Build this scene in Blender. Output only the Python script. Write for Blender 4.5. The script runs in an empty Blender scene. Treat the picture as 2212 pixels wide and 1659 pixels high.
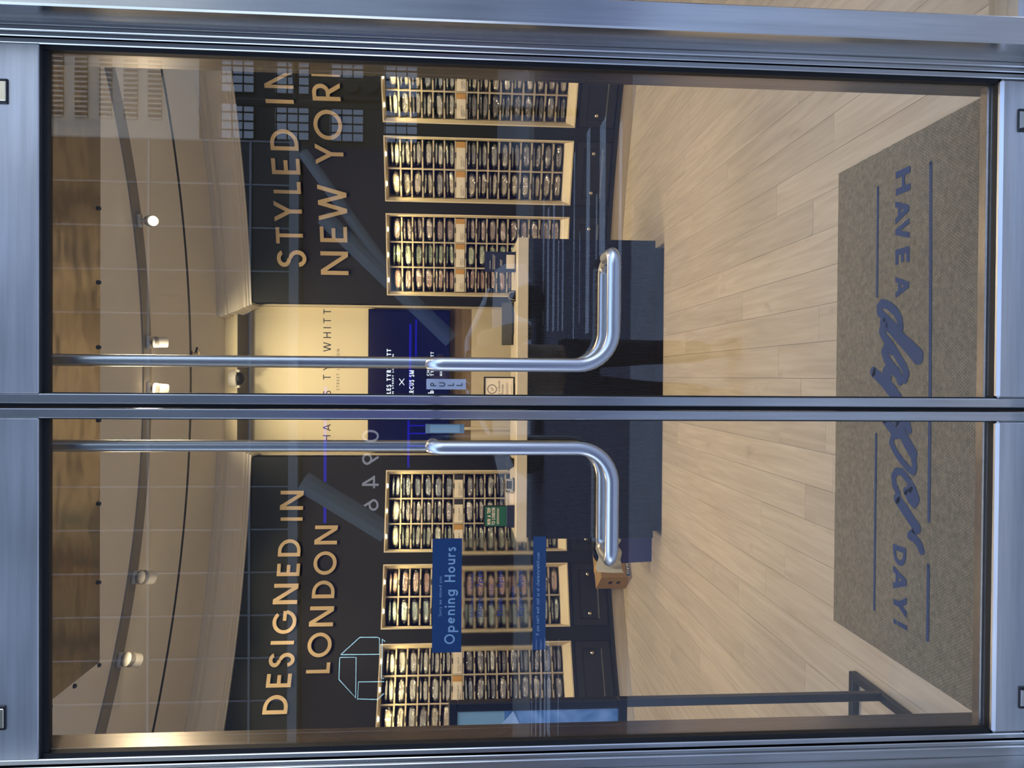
import bpy, bmesh, math, random
from math import sin, cos, pi, radians, hypot, atan2, sqrt
from mathutils import Vector, Matrix, noise
random.seed(7)
SC = bpy.context.scene
COL = SC.collection

# ------------------------------------------------------------------ camera
FPX = 1630.0
dn = Vector((-150, 23494, FPX)).normalized()
fw = Vector((17.5, -111, FPX)); fw = (fw - fw.dot(dn) * dn).normalized()
rt = dn.cross(fw)
if rt.x < 0: rt = -rt
CAM = Vector((0, -2.05, 1.52))
# rows rt/fw/-dn hold the world axes in camera terms (right, down, forward)
def c2w(c): return Vector((rt.dot(c), fw.dot(c), -dn.dot(c)))
cam_right, cam_down, cam_fwd = c2w(Vector((1, 0, 0))), c2w(Vector((0, 1, 0))), c2w(Vector((0, 0, 1)))
cd = bpy.data.cameras.new('camera'); co = bpy.data.objects.new('camera', cd); COL.objects.link(co)
m = Matrix((cam_down, cam_right, -cam_fwd)).transposed().to_4x4()   # the phone was held on its side
m.translation = CAM; co.matrix_world = m
cd.sensor_width = 36; cd.sensor_fit = 'HORIZONTAL'; cd.lens = FPX / 2212 * 36
cd.clip_start = 0.05; cd.clip_end = 500
SC.camera = co

def ray(x, y): return c2w(Vector(((1659 - y) - 829.5, x - 1106, FPX)))
def aty(x, y, Y):
    d = ray(x, y); return CAM + d * ((Y - CAM.y) / d.y)
def atz(x, y, Z):
    d = ray(x, y); return CAM + d * ((Z - CAM.z) / d.z)
CC = Vector((-.076, -.14)); RW = 5.30
def atwall(x, y, r=RW):
    d = ray(x, y); o = CAM.xy - CC; a = d.xy.dot(d.xy); b = o.dot(d.xy); c = o.dot(o) - r * r
    t = (-b + sqrt(b * b - a * c)) / a; return CAM + d * t
def ang(p): return math.degrees(atan2(p.x - CC.x, p.y - CC.y))
def arc(a, r, z=0.0): a = radians(a); return Vector((CC.x + r * sin(a), CC.y + r * cos(a), z))

# ------------------------------------------------------------------ render settings, sky, exposure
SC.view_settings.view_transform = 'Standard'; SC.view_settings.look = 'None'
SC.view_settings.gamma = 1; SC.view_settings.use_curve_mapping = False
SC.view_settings.exposure = 0.0
SC.cycles.use_denoising = True
SC.cycles.max_bounces = 7; SC.cycles.diffuse_bounces = 3; SC.cycles.glossy_bounces = 4
SC.cycles.transparent_max_bounces = 14; SC.cycles.transmission_bounces = 4
SC.cycles.caustics_reflective = False; SC.cycles.caustics_refractive = False
SC.cycles.sample_clamp_indirect = 4.0; SC.cycles.blur_glossy = 0.5
W = bpy.data.worlds.new('sky'); SC.world = W; W.use_nodes = True
wn = W.node_tree.nodes; wl = W.node_tree.links; wn.clear()
wo = wn.new('ShaderNodeOutputWorld'); wb = wn.new('ShaderNodeBackground')
tc = wn.new('ShaderNodeTexCoord'); sep = wn.new('ShaderNodeSeparateXYZ'); cr = wn.new('ShaderNodeValToRGB')
nz = wn.new('ShaderNodeTexNoise'); nz.inputs['Scale'].default_value = 2.3; nz.inputs['Detail'].default_value = 5
cl = wn.new('ShaderNodeValToRGB'); cl.color_ramp.elements[0].position = .5; cl.color_ramp.elements[1].position = .72
mx = wn.new('ShaderNodeMixRGB')
cr.color_ramp.elements[0].position = 0.0; cr.color_ramp.elements[0].color = (.66, .78, 1.0, 1)
cr.color_ramp.elements[1].position = .9; cr.color_ramp.elements[1].color = (.24, .42, .88, 1)
mx.inputs['Color2'].default_value = (.85, .92, 1.0, 1)
wl.new(tc.outputs['Generated'], sep.inputs[0]); wl.new(sep.outputs['Z'], cr.inputs[0])
wl.new(tc.outputs['Generated'], nz.inputs['Vector']); wl.new(nz.outputs[0], cl.inputs[0])
wl.new(cl.outputs[0], mx.inputs['Fac']); wl.new(cr.outputs[0], mx.inputs['Color1'])
wl.new(mx.outputs[0], wb.inputs['Color']); wb.inputs['Strength'].default_value = 3.0
wl.new(wb.outputs[0], wo.inputs['Surface'])

def light(name, typ, loc, aim, power, color, size=.1, spot=None, blend=.6):
    l = bpy.data.lights.new(name, typ); l.energy = power; l.color = color
    if typ == 'AREA': l.size = size
    elif typ == 'SPOT': l.spot_size = radians(spot); l.spot_blend = blend; l.shadow_soft_size = size
    else: l.shadow_soft_size = size
    o = bpy.data.objects.new(name, l); COL.objects.link(o); o.location = loc
    d = Vector(aim) - Vector(loc); o.rotation_euler = d.to_track_quat('-Z', 'Y').to_euler()
    return o
WARM = (1.0, .79, .52)
# unseen fill lights added below the ceiling, in front of and behind the track
for x, y, p in ((-2.2, .9, 13), (0, .9, 12), (2.2, .9, 13), (-1.6, 2.6, 28), (1.6, 2.6, 28), (0, 3.3, 16)):
    light('ceiling_fill', 'AREA', (x, y, 3.66), (x, y, 0), p, WARM, .35)

# ------------------------------------------------------------------ materials
def mat(name, col, rough=.5, metal=0.0, emit=None, estr=0, spec=.5, noise_=None, bump=None, vary=0.0, coat=0.0, objcol=False):
    m = bpy.data.materials.new(name); m.use_nodes = True; n = m.node_tree.nodes; l = m.node_tree.links
    b = n['Principled BSDF']; b.inputs['Base Color'].default_value = (*col, 1)
    b.inputs['Roughness'].default_value = rough; b.inputs['Metallic'].default_value = metal
    b.inputs['Specular IOR Level'].default_value = spec
    if coat: b.inputs['Coat Weight'].default_value = coat
    if emit: b.inputs['Emission Color'].default_value = (*emit, 1); b.inputs['Emission Strength'].default_value = estr
    t = n.new('ShaderNodeTexCoord'); base = None
    if objcol:
        oi = n.new('ShaderNodeObjectInfo'); base = oi.outputs['Color']
    if noise_:                                   # (scale vec, amount, detail)
        mp = n.new('ShaderNodeMapping'); mp.inputs['Scale'].default_value = noise_[0]
        l.new(t.outputs['Object'], mp.inputs[0]); z = n.new('ShaderNodeTexNoise'); z.inputs['Scale'].default_value = 1
        z.inputs['Detail'].default_value = 4; l.new(mp.outputs[0], z.inputs['Vector'])
        mr = n.new('ShaderNodeMapRange'); mr.inputs[1].default_value = .3; mr.inputs[2].default_value = .7
        mr.inputs[3].default_value = 1 - noise_[1]; mr.inputs[4].default_value = 1 + noise_[1]
        l.new(z.outputs[0], mr.inputs[0])
        mm = n.new('ShaderNodeMixRGB'); mm.blend_type = 'MULTIPLY'; mm.inputs[0].default_value = 1
        if base: l.new(base, mm.inputs[1])
        else: mm.inputs[1].default_value = (*col, 1)
        l.new(mr.outputs[0], mm.inputs[2]); base = mm.outputs[0]
    if vary:
        oi = n.new('ShaderNodeObjectInfo'); mr = n.new('ShaderNodeMapRange')
        mr.inputs[3].default_value = 1 - vary; mr.inputs[4].default_value = 1 + vary * .6
        l.new(oi.outputs['Random'], mr.inputs[0])
        mm = n.new('ShaderNodeMixRGB'); mm.blend_type = 'MULTIPLY'; mm.inputs[0].default_value = 1
        if base: l.new(base, mm.inputs[1])
        else: mm.inputs[1].default_value = (*col, 1)
        l.new(mr.outputs[0], mm.inputs[2]); base = mm.outputs[0]
    if base: l.new(base, b.inputs['Base Color'])
    if bump:                                     # (scale vec, strength, distance)
        mp = n.new('ShaderNodeMapping'); mp.inputs['Scale'].default_value = bump[0]
        l.new(t.outputs['Object'], mp.inputs[0]); z = n.new('ShaderNodeTexNoise'); z.inputs['Scale'].default_value = 1
        l.new(mp.outputs[0], z.inputs['Vector']); bu = n.new('ShaderNodeBump')
        bu.inputs['Strength'].default_value = bump[1]; bu.inputs['Distance'].default_value = bump[2]
        l.new(z.outputs[0], bu.inputs['Height']); l.new(bu.outputs[0], b.inputs['Normal'])
    return m

def glass_mat(name, tint=(1, 1, 1), ior=1.5, rough=0.0, extra=0.0):
    m = bpy.data.materials.new(name); m.use_nodes = True; n = m.node_tree.nodes; l = m.node_tree.links; n.clear()
    o = n.new('ShaderNodeOutputMaterial'); mxs = n.new('ShaderNodeMixShader'); tr = n.new('ShaderNodeBsdfTransparent')
    gl = n.new('ShaderNodeBsdfGlossy'); gl.inputs['Roughness'].default_value = rough; tr.inputs[0].default_value = (*tint, 1)
    fr = n.new('ShaderNodeFresnel'); fr.inputs[0].default_value = ior
    fac = fr.outputs[0]
    # both faces must see the air-to-glass ratio, so the pane is treated as thin
    ge = n.new('ShaderNodeNewGeometry'); ms = n.new('ShaderNodeMath'); ms.operation = 'ABSOLUTE'
    lw = n.new('ShaderNodeVectorMath'); lw.operation = 'DOT_PRODUCT'
    l.new(ge.outputs['Incoming'], lw.inputs[0]); l.new(ge.outputs['Normal'], lw.inputs[1]); l.new(lw.outputs['Value'], ms.inputs[0])
    r0 = ((ior - 1) / (ior + 1)) ** 2
    s1 = n.new('ShaderNodeMath'); s1.operation = 'SUBTRACT'; s1.inputs[0].default_value = 1; l.new(ms.outputs[0], s1.inputs[1])
    p5 = n.new('ShaderNodeMath'); p5.operation = 'POWER'; p5.inputs[1].default_value = 5; l.new(s1.outputs[0], p5.inputs[0])
    ma = n.new('ShaderNodeMath'); ma.operation = 'MULTIPLY_ADD'; ma.inputs[1].default_value = 1 - r0; ma.inputs[2].default_value = r0 + extra
    l.new(p5.outputs[0], ma.inputs[0]); n.remove(fr)
    l.new(ma.outputs[0], mxs.inputs[0]); l.new(tr.outputs[0], mxs.inputs[1]); l.new(gl.outputs[0], mxs.inputs[2])
    l.new(mxs.outputs[0], o.inputs[0]); return m

def steel_mat(name, col, rough, axis):
    sc = {'z': (260, 260, 3), 'x': (3, 260, 260), 'n': (9, 9, 9)}[axis]
    m = mat(name, col, rough, 1.0, noise_=(tuple(s * .25 if s > 9 else s for s in sc), .10), bump=(sc, .10, .0006))
    n = m.node_tree.nodes; l = m.node_tree.links; b = n['Principled BSDF']
    z = n.new('ShaderNodeTexNoise'); z.inputs['Scale'].default_value = 2.6; z.inputs['Detail'].default_value = 2
    t = n.new('ShaderNodeTexCoord'); l.new(t.outputs['Object'], z.inputs['Vector'])
    mr = n.new('ShaderNodeMapRange'); mr.inputs[3].default_value = rough - .07; mr.inputs[4].default_value = rough + .12
    l.new(z.outputs[0], mr.inputs[0]); l.new(mr.outputs[0], b.inputs['Roughness']); return m

M = dict(
    steel_v=steel_mat('brushed_steel_upright', (.58, .58, .57), .19, 'z'),
    steel_h=steel_mat('brushed_steel_rail', (.60, .60, .60), .34, 'x'),
    bronze=steel_mat('inner_frame_steel', (.30, .265, .24), .25, 'z'),
    tube=mat('polished_tube', (.60, .61, .63), .32, 1.0, bump=((200, 200, 4), .05, .0004)),
    header=mat('polished_header_panel', (.42, .35, .26), .16, 1.0, bump=((3, 5, 3), .35, .02)),
    rubber=mat('black_gasket', (.006, .006, .007), .6),
    glass=glass_mat('door_glass', (.97, .985, .98), 1.60),
    frost=None,
    cream=mat('cream_paint', (.66, .57, .41), .45, noise_=((4, 4, 4), .03)),
    shelfedge=mat('shelf_paint', (.44, .38, .29), .5),
    cornice=mat('cornice_plaster', (.70, .64, .54), .6),
    ceiling=mat('ceiling_plaster', (.80, .75, .68), .85, noise_=((1.2, 1.2, 1.2), .03)),
    wall_dark=mat('charcoal_wall_paint', (.0062, .0076, .0062), .6, spec=.25, noise_=((3, 3, 3), .06)),
    wall_cream=mat('cream_wall_paint', (.80, .70, .48), .8),
    cab=mat('charcoal_cabinet_lacquer', (.013, .015, .014), .4, spec=.35),
    cell=mat('rack_back_panel', (.012, .014, .022), .6),
    gold=mat('brushed_gold_letter', (.345, .255, .145), .45, .5),
    knob=mat('nickel_knob', (.75, .66, .5), .2, 1.0),
    toe=mat('brushed_toe_kick', (.60, .55, .47), .38, .75, noise_=((2, 2, 30), .08)),
    navy=mat('navy_desk_lacquer', (.006, .008, .020), .5, spec=.3),
    top=mat('cream_worktop', (.70, .62, .48), .4, noise_=((14, 3, 6), .03)),
    black=mat('black_metal', (.008, .008, .009), .4),
    blackp=mat('black_plastic', (.008, .008, .009), .45, spec=.3),
    white=mat('white_plastic', (.60, .57, .52), .4),
    offwhite=mat('card_white', (.90, .80, .68), .6),
    orange=mat('card_orange', (.62, .33, .09), .6),
    darkcard=mat('card_black', (.02, .02, .018), .6),
    ink=mat('dark_ink', (.03, .03, .045), .6),
    navyink=mat('navy_ink', (.010, .036, .15), .7),
    whiteink=mat('white_ink', (.85, .87, .9), .6),
    signblue=mat('sign_blue', (.006, .062, .19), .5), navycard=mat('navy_card', (.010, .020, .065), .5),
    track=mat('grey_track', (.26, .235, .21), .5),
    shirt=mat('shirt_cotton', (.8, .8, .8), .8, objcol=True, noise_=((30, 30, 30), .06)),
    green=mat('sign_green', (.012, .12, .07), .5),
    card=mat('cardboard', (.36, .23, .10), .8, noise_=((8, 8, 60), .06)),
    bin=mat('blue_bin_plastic', (.006, .006, .15), .3),
    liner=mat('white_bin_liner', (.62, .62, .56), .45),
    screen=mat('screen_glow', (.0, .0, .0), .15, emit=(.004, .006, .06), estr=.5),
    screentext=mat('screen_white', (.0, .0, .0), .5, emit=(.85, .92, 1), estr=1.1),
    lampglow=mat('lamp_glow', (0, 0, 0), .5, emit=(1, .86, .52), estr=14),
    acrylic=glass_mat('clear_acrylic', (.98, .985, .98), 1.45, .05),
)
def plastic_bag():
    m = bpy.data.materials.new('clear_plastic_bag'); m.use_nodes = True; n = m.node_tree.nodes; l = m.node_tree.links; n.clear()
    o = n.new('ShaderNodeOutputMaterial'); s = n.new('ShaderNodeMixShader'); t = n.new('ShaderNodeBsdfTransparent'); g = n.new('ShaderNodeBsdfGlossy')
    t.inputs[0].default_value = (.95, .95, .95, 1); g.inputs['Roughness'].default_value = .10
    lw = n.new('ShaderNodeLayerWeight'); lw.inputs[0].default_value = .45
    mr = n.new('ShaderNodeMapRange'); mr.inputs[3].default_value = .20; mr.inputs[4].default_value = .65
    l.new(lw.outputs['Facing'], mr.inputs[0]); l.new(mr.outputs[0], s.inputs[0]); l.new(t.outputs[0], s.inputs[1]); l.new(g.outputs[0], s.inputs[2])
    z = n.new('ShaderNodeTexNoise'); z.inputs['Scale'].default_value = 40; z.inputs['Detail'].default_value = 1; z.inputs['Distortion'].default_value = 1.2
    tc = n.new('ShaderNodeTexCoord'); l.new(tc.outputs['Object'], z.inputs['Vector'])
    b = n.new('ShaderNodeBump'); b.inputs['Strength'].default_value = 1.0; b.inputs['Distance'].default_value = .007
    l.new(z.outputs[0], b.inputs['Height']); l.new(b.outputs[0], g.inputs['Normal']); l.new(s.outputs[0], o.inputs[0]); return m
M['bag'] = plastic_bag()
def frosted():
    m = bpy.data.materials.new('frosted_film'); m.use_nodes = True; n = m.node_tree.nodes; l = m.node_tree.links; n.clear()
    o = n.new('ShaderNodeOutputMaterial'); r = n.new('ShaderNodeBsdfRefraction'); r.inputs['IOR'].default_value = 1.0; r.inputs['Roughness'].default_value = .0
    r.inputs['IOR'].default_value = 1.02; r.inputs['Roughness'].default_value = .30; r.inputs['Color'].default_value = (.94, .94, .92, 1)
    l.new(r.outputs[0], o.inputs[0]); return m
M['frost'] = frosted()

def wood_mat():
    m = mat('oak_plank', (.61, .535, .435), .42, vary=.10)
    n = m.node_tree.nodes; l = m.node_tree.links; b = n['Principled BSDF']
    src = b.inputs['Base Color'].links[0].from_socket
    t = n.new('ShaderNodeTexCoord'); oi = n.new('ShaderNodeObjectInfo')
    ad = n.new('ShaderNodeVectorMath'); ad.operation = 'ADD'; l.new(t.outputs['Object'], ad.inputs[0]); l.new(oi.outputs['Location'], ad.inputs[1])
    sc = n.new('ShaderNodeVectorMath'); sc.operation = 'SCALE'; sc.inputs['Scale'].default_value = 40.0; 
    cx = n.new('ShaderNodeCombineXYZ'); l.new(oi.outputs['Random'], cx.inputs[2]); l.new(cx.outputs[0], sc.inputs[0])
    a2 = n.new('ShaderNodeVectorMath'); l.new(t.outputs['Object'], a2.inputs[0]); l.new(sc.outputs[0], a2.inputs[1])
    mp = n.new('ShaderNodeMapping'); mp.inputs['Scale'].default_value = (34, 2.0, 1); l.new(a2.outputs[0], mp.inputs[0])
    z = n.new('ShaderNodeTexNoise'); z.inputs['Scale'].default_value = 1; z.inputs['Detail'].default_value = 5; z.inputs['Distortion'].default_value = .6; l.new(mp.outputs[0], z.inputs['Vector'])
    r = n.new('ShaderNodeValToRGB'); r.color_ramp.elements[0].position = .28; r.color_ramp.elements[0].color = (.80, .76, .70, 1)
    r.color_ramp.elements[1].position = .72; r.color_ramp.elements[1].color = (1.06, 1.05, 1.03, 1); l.new(z.outputs[0], r.inputs[0])
    mm = n.new('ShaderNodeMixRGB'); mm.blend_type = 'MULTIPLY'; mm.inputs[0].default_value = 1; l.new(src, mm.inputs[1]); l.new(r.outputs[0], mm.inputs[2])
    mp2 = n.new('ShaderNodeMapping'); mp2.inputs['Scale'].default_value = (9, 3.5, 1); l.new(a2.outputs[0], mp2.inputs[0])
    z2 = n.new('ShaderNodeTexNoise'); z2.inputs['Scale'].default_value = 1; z2.inputs['Detail'].default_value = 3; l.new(mp2.outputs[0], z2.inputs['Vector'])
    r2 = n.new('ShaderNodeValToRGB'); r2.color_ramp.elements[0].position = .20; r2.color_ramp.elements[0].color = (.72, .68, .66, 1)
    r2.color_ramp.elements[1].position = .33; r2.color_ramp.elements[1].color = (1, 1, 1, 1); l.new(z2.outputs[0], r2.inputs[0])
    m3 = n.new('ShaderNodeMixRGB'); m3.blend_type = 'MULTIPLY'; m3.inputs[0].default_value = 1; l.new(mm.outputs[0], m3.inputs[1]); l.new(r2.outputs[0], m3.inputs[2])
    l.new(m3.outputs[0], b.inputs['Base Color']); return m
M['wood'] = wood_mat()
def jute_mat():
    m = mat('woven_jute', (.30, .235, .13), .95, spec=.1)
    n = m.node_tree.nodes; l = m.node_tree.links; b = n['Principled BSDF']
    t = n.new('ShaderNodeTexCoord'); mp = n.new('ShaderNodeMapping'); mp.inputs['Scale'].default_value = (95, 130, 1); l.new(t.outputs['Object'], mp.inputs[0])
    br = n.new('ShaderNodeTexBrick'); br.inputs['Scale'].default_value = 1; br.inputs['Brick Width'].default_value = 1; br.inputs['Row Height'].default_value = 1
    br.inputs['Mortar Size'].default_value = .16; br.inputs['Mortar Smooth'].default_value = 1; l.new(mp.outputs[0], br.inputs['Vector'])
    z = n.new('ShaderNodeTexNoise'); z.inputs['Scale'].default_value = 60; l.new(t.outputs['Object'], z.inputs['Vector'])
    br.inputs['Color1'].default_value = (.36, .31, .205, 1); br.inputs['Color2'].default_value = (.30, .255, .165, 1); br.inputs['Mortar'].default_value = (.17, .135, .08, 1)
    mm = n.new('ShaderNodeMixRGB'); mm.blend_type = 'MULTIPLY'; mm.inputs[0].default_value = .7; l.new(br.outputs[0], mm.inputs[1]); l.new(z.outputs[0], mm.inputs[2])
    g = n.new('ShaderNodeGamma'); g.inputs[1].default_value = .85; l.new(mm.outputs[0], g.inputs[0]); l.new(g.outputs[0], b.inputs['Base Color'])
    bu = n.new('ShaderNodeBump'); bu.inputs['Strength'].default_value = .6; bu.inputs['Distance'].default_value = .002; bu.invert = True
    l.new(br.outputs['Fac'], bu.inputs['Height']); l.new(bu.outputs[0], b.inputs['Normal']); return m
M['jute'] = jute_mat()

# ------------------------------------------------------------------ mesh helpers
class MB:
    def __init__(s): s.v = []; s.f = []
    def add(s, vs, fs):
        k = len(s.v); s.v += [Vector(v) for v in vs]; s.f += [tuple(i + k for i in f) for f in fs]; return s
    def box(s, x0, x1, y0, y1, z0, z1, mt=None):
        vs = [Vector((x, y, z)) for z in (z0, z1) for y in (y0, y1) for x in (x0, x1)]
        if mt: vs = [mt @ v for v in vs]
        return s.add(vs, [(0, 2, 3, 1), (4, 5, 7, 6), (0, 1, 5, 4), (2, 6, 7, 3), (0, 4, 6, 2), (1, 3, 7, 5)])
    def rbox(s, x0, x1, y0, y1, z0, z1, c=.003, mt=None):   # box with chamfered edges
        bm = bmesh.new(); bmesh.ops.create_cube(bm, size=1)
        for v in bm.verts: v.co = Vector(((x0 + x1) / 2 + v.co.x * (x1 - x0), (y0 + y1) / 2 + v.co.y * (y1 - y0), (z0 + z1) / 2 + v.co.z * (z1 - z0)))
        bmesh.ops.bevel(bm, geom=bm.edges[:], offset=c, segments=1, affect='EDGES', profile=.5)
        bm.verts.index_update(); s.add([(mt @ v.co) if mt else v.co.copy() for v in bm.verts], [[v.index for v in f.verts] for f in bm.faces]); bm.free(); return s
    def tube(s, path, r, seg=16, cap=True):
        path = [Vector(p) for p in path]; n = len(path); rings = []; k0 = len(s.v)
        t0 = (path[1] - path[0]).normalized(); up = Vector((0, 0, 1)) if abs(t0.z) < .9 else Vector((1, 0, 0)); nrm = t0.cross(up).normalized()
        for i, p in enumerate(path):
            t = ((path[min(i + 1, n - 1)] - path[max(i - 1, 0)])).normalized()
            nrm = (nrm - nrm.dot(t) * t).normalized(); bn = t.cross(nrm)
            rr = r[i] if isinstance(r, (list, tuple)) else r
            for j in range(seg):
                a = 2 * pi * j / seg; s.v.append(p + nrm * cos(a) * rr + bn * sin(a) * rr)
        for i in range(n - 1):
            for j in range(seg):
                a = k0 + i * seg + j; b = k0 + i * seg + (j + 1) % seg; s.f.append((a, b, b + seg, a + seg))
        if cap: s.f.append(tuple(k0 + j for j in range(seg))[::-1]); s.f.append(tuple(k0 + (n - 1) * seg + j for j in range(seg)))
        return s
    def prism(s, pts, o, ux, uy, un, d0, d1):   # polygon (2D) -> slab between d0 and d1 along un
        n = len(pts); vs = [Vector(o) + ux * p[0] + uy * p[1] + un * d for d in (d0, d1) for p in pts]
        return s.add(vs, [tuple(range(n))[::-1], tuple(range(n, 2 * n))] + [(i, (i + 1) % n, n + (i + 1) % n, n + i) for i in range(n)])
    def face(s, pts, o, ux, uy): return s.add([Vector(o) + ux * p[0] + uy * p[1] for p in pts], [tuple(range(len(pts)))])
    def lathe(s, prof, o=(0, 0, 0), seg=24, mt=None):      # prof: (r,z)
        k0 = len(s.v); o = Vector(o)
        for r, z in prof:
            for j in range(seg):
                v = Vector((r * cos(2 * pi * j / seg), r * sin(2 * pi * j / seg), z)); s.v.append(o + ((mt @ v) if mt else v))
        for i in range(len(prof) - 1):
            for j in range(seg): a = k0 + i * seg + j; b = k0 + i * seg + (j + 1) % seg; s.f.append((a, b, b + seg, a + seg))
        s.f.append(tuple(k0 + j for j in range(seg))[::-1]); s.f.append(tuple(k0 + (len(prof) - 1) * seg + j for j in range(seg))); return s
    def arcblock(s, a0, a1, r0, r1, z0, z1, step=1.5):
        n = max(1, int(math.ceil(abs(a1 - a0) / step))); k = len(s.v)
        for i in range(n + 1):
            a = a0 + (a1 - a0) * i / n; s.v += [arc(a, r0, z0), arc(a, r1, z0), arc(a, r1, z1), arc(a, r0, z1)]
        for i in range(n):
            b = k + 4 * i
            for j in range(4): s.f.append((b + j, b + 4 + j, b + 4 + (j + 1) % 4, b + (j + 1) % 4))
        s.f += [(k, k + 1, k + 2, k + 3), (k + 4 * n + 3, k + 4 * n + 2, k + 4 * n + 1, k + 4 * n)]; return s
    def sweep(s, path, prof, side=1):            # plan path, profile (offset towards the room, z)
        path = [Vector(p) for p in path]; n = len(path); k = len(s.v); m = len(prof)
        for i in range(n):
            d1 = (path[i] - path[i - 1]).normalized() if i else None; d2 = (path[i + 1] - path[i]).normalized() if i < n - 1 else None
            n1 = Vector((-d1.y, d1.x)) * side if d1 else None; n2 = Vector((-d2.y, d2.x)) * side if d2 else None
            nn = n1 if n2 is None else n2 if n1 is None else (n1 + n2) / (1 + n1.dot(n2))
            for p, z in prof: s.v.append(Vector((path[i].x + nn.x * p, path[i].y + nn.y * p, z)))
        for i in range(n - 1):
            for j in range(m): a = k + i * m + j; b = k + i * m + (j + 1) % m; s.f.append((a, b, b + m, a + m))
        s.f += [tuple(range(k, k + m)), tuple(range(k + (n - 1) * m, k + n * m))[::-1]]; return s

def obj(name, mb, m, parent=None, smooth=False, kind=None, label=None, cat=None, group=None, loc=None, rot=None):
    me = mb
    if isinstance(mb, MB):
        me = bpy.data.meshes.new(name); me.from_pydata([tuple(v) for v in mb.v], [], mb.f)
        bm = bmesh.new(); bm.from_mesh(me); bmesh.ops.recalc_face_normals(bm, faces=bm.faces); bm.to_mesh(me); bm.free()
        if smooth:
            me.polygons.foreach_set('use_smooth', [True] * len(me.polygons)); me.set_sharp_from_angle(angle=radians(40))
        me.materials.append(M[m] if isinstance(m, str) else m)
    o = bpy.data.objects.new(name, me); COL.objects.link(o)
    if parent: o.parent = parent
    if loc is not None: o.location = loc
    if rot is not None: o.rotation_euler = rot
    tag(o, label, cat, group, kind); return o
def tag(o, label=None, cat=None, group=None, kind=None):
    for k, v in (('label', label), ('category', cat), ('group', group), ('kind', kind)):
        if v: o[k] = v
    return o
def empty(name, loc=(0, 0, 0), rz=0, **k):
    o = bpy.data.objects.new(name, None); COL.objects.link(o); o.location = loc; o.rotation_euler = (0, 0, rz); o.empty_display_size = .05
    return tag(o, **k)

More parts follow.
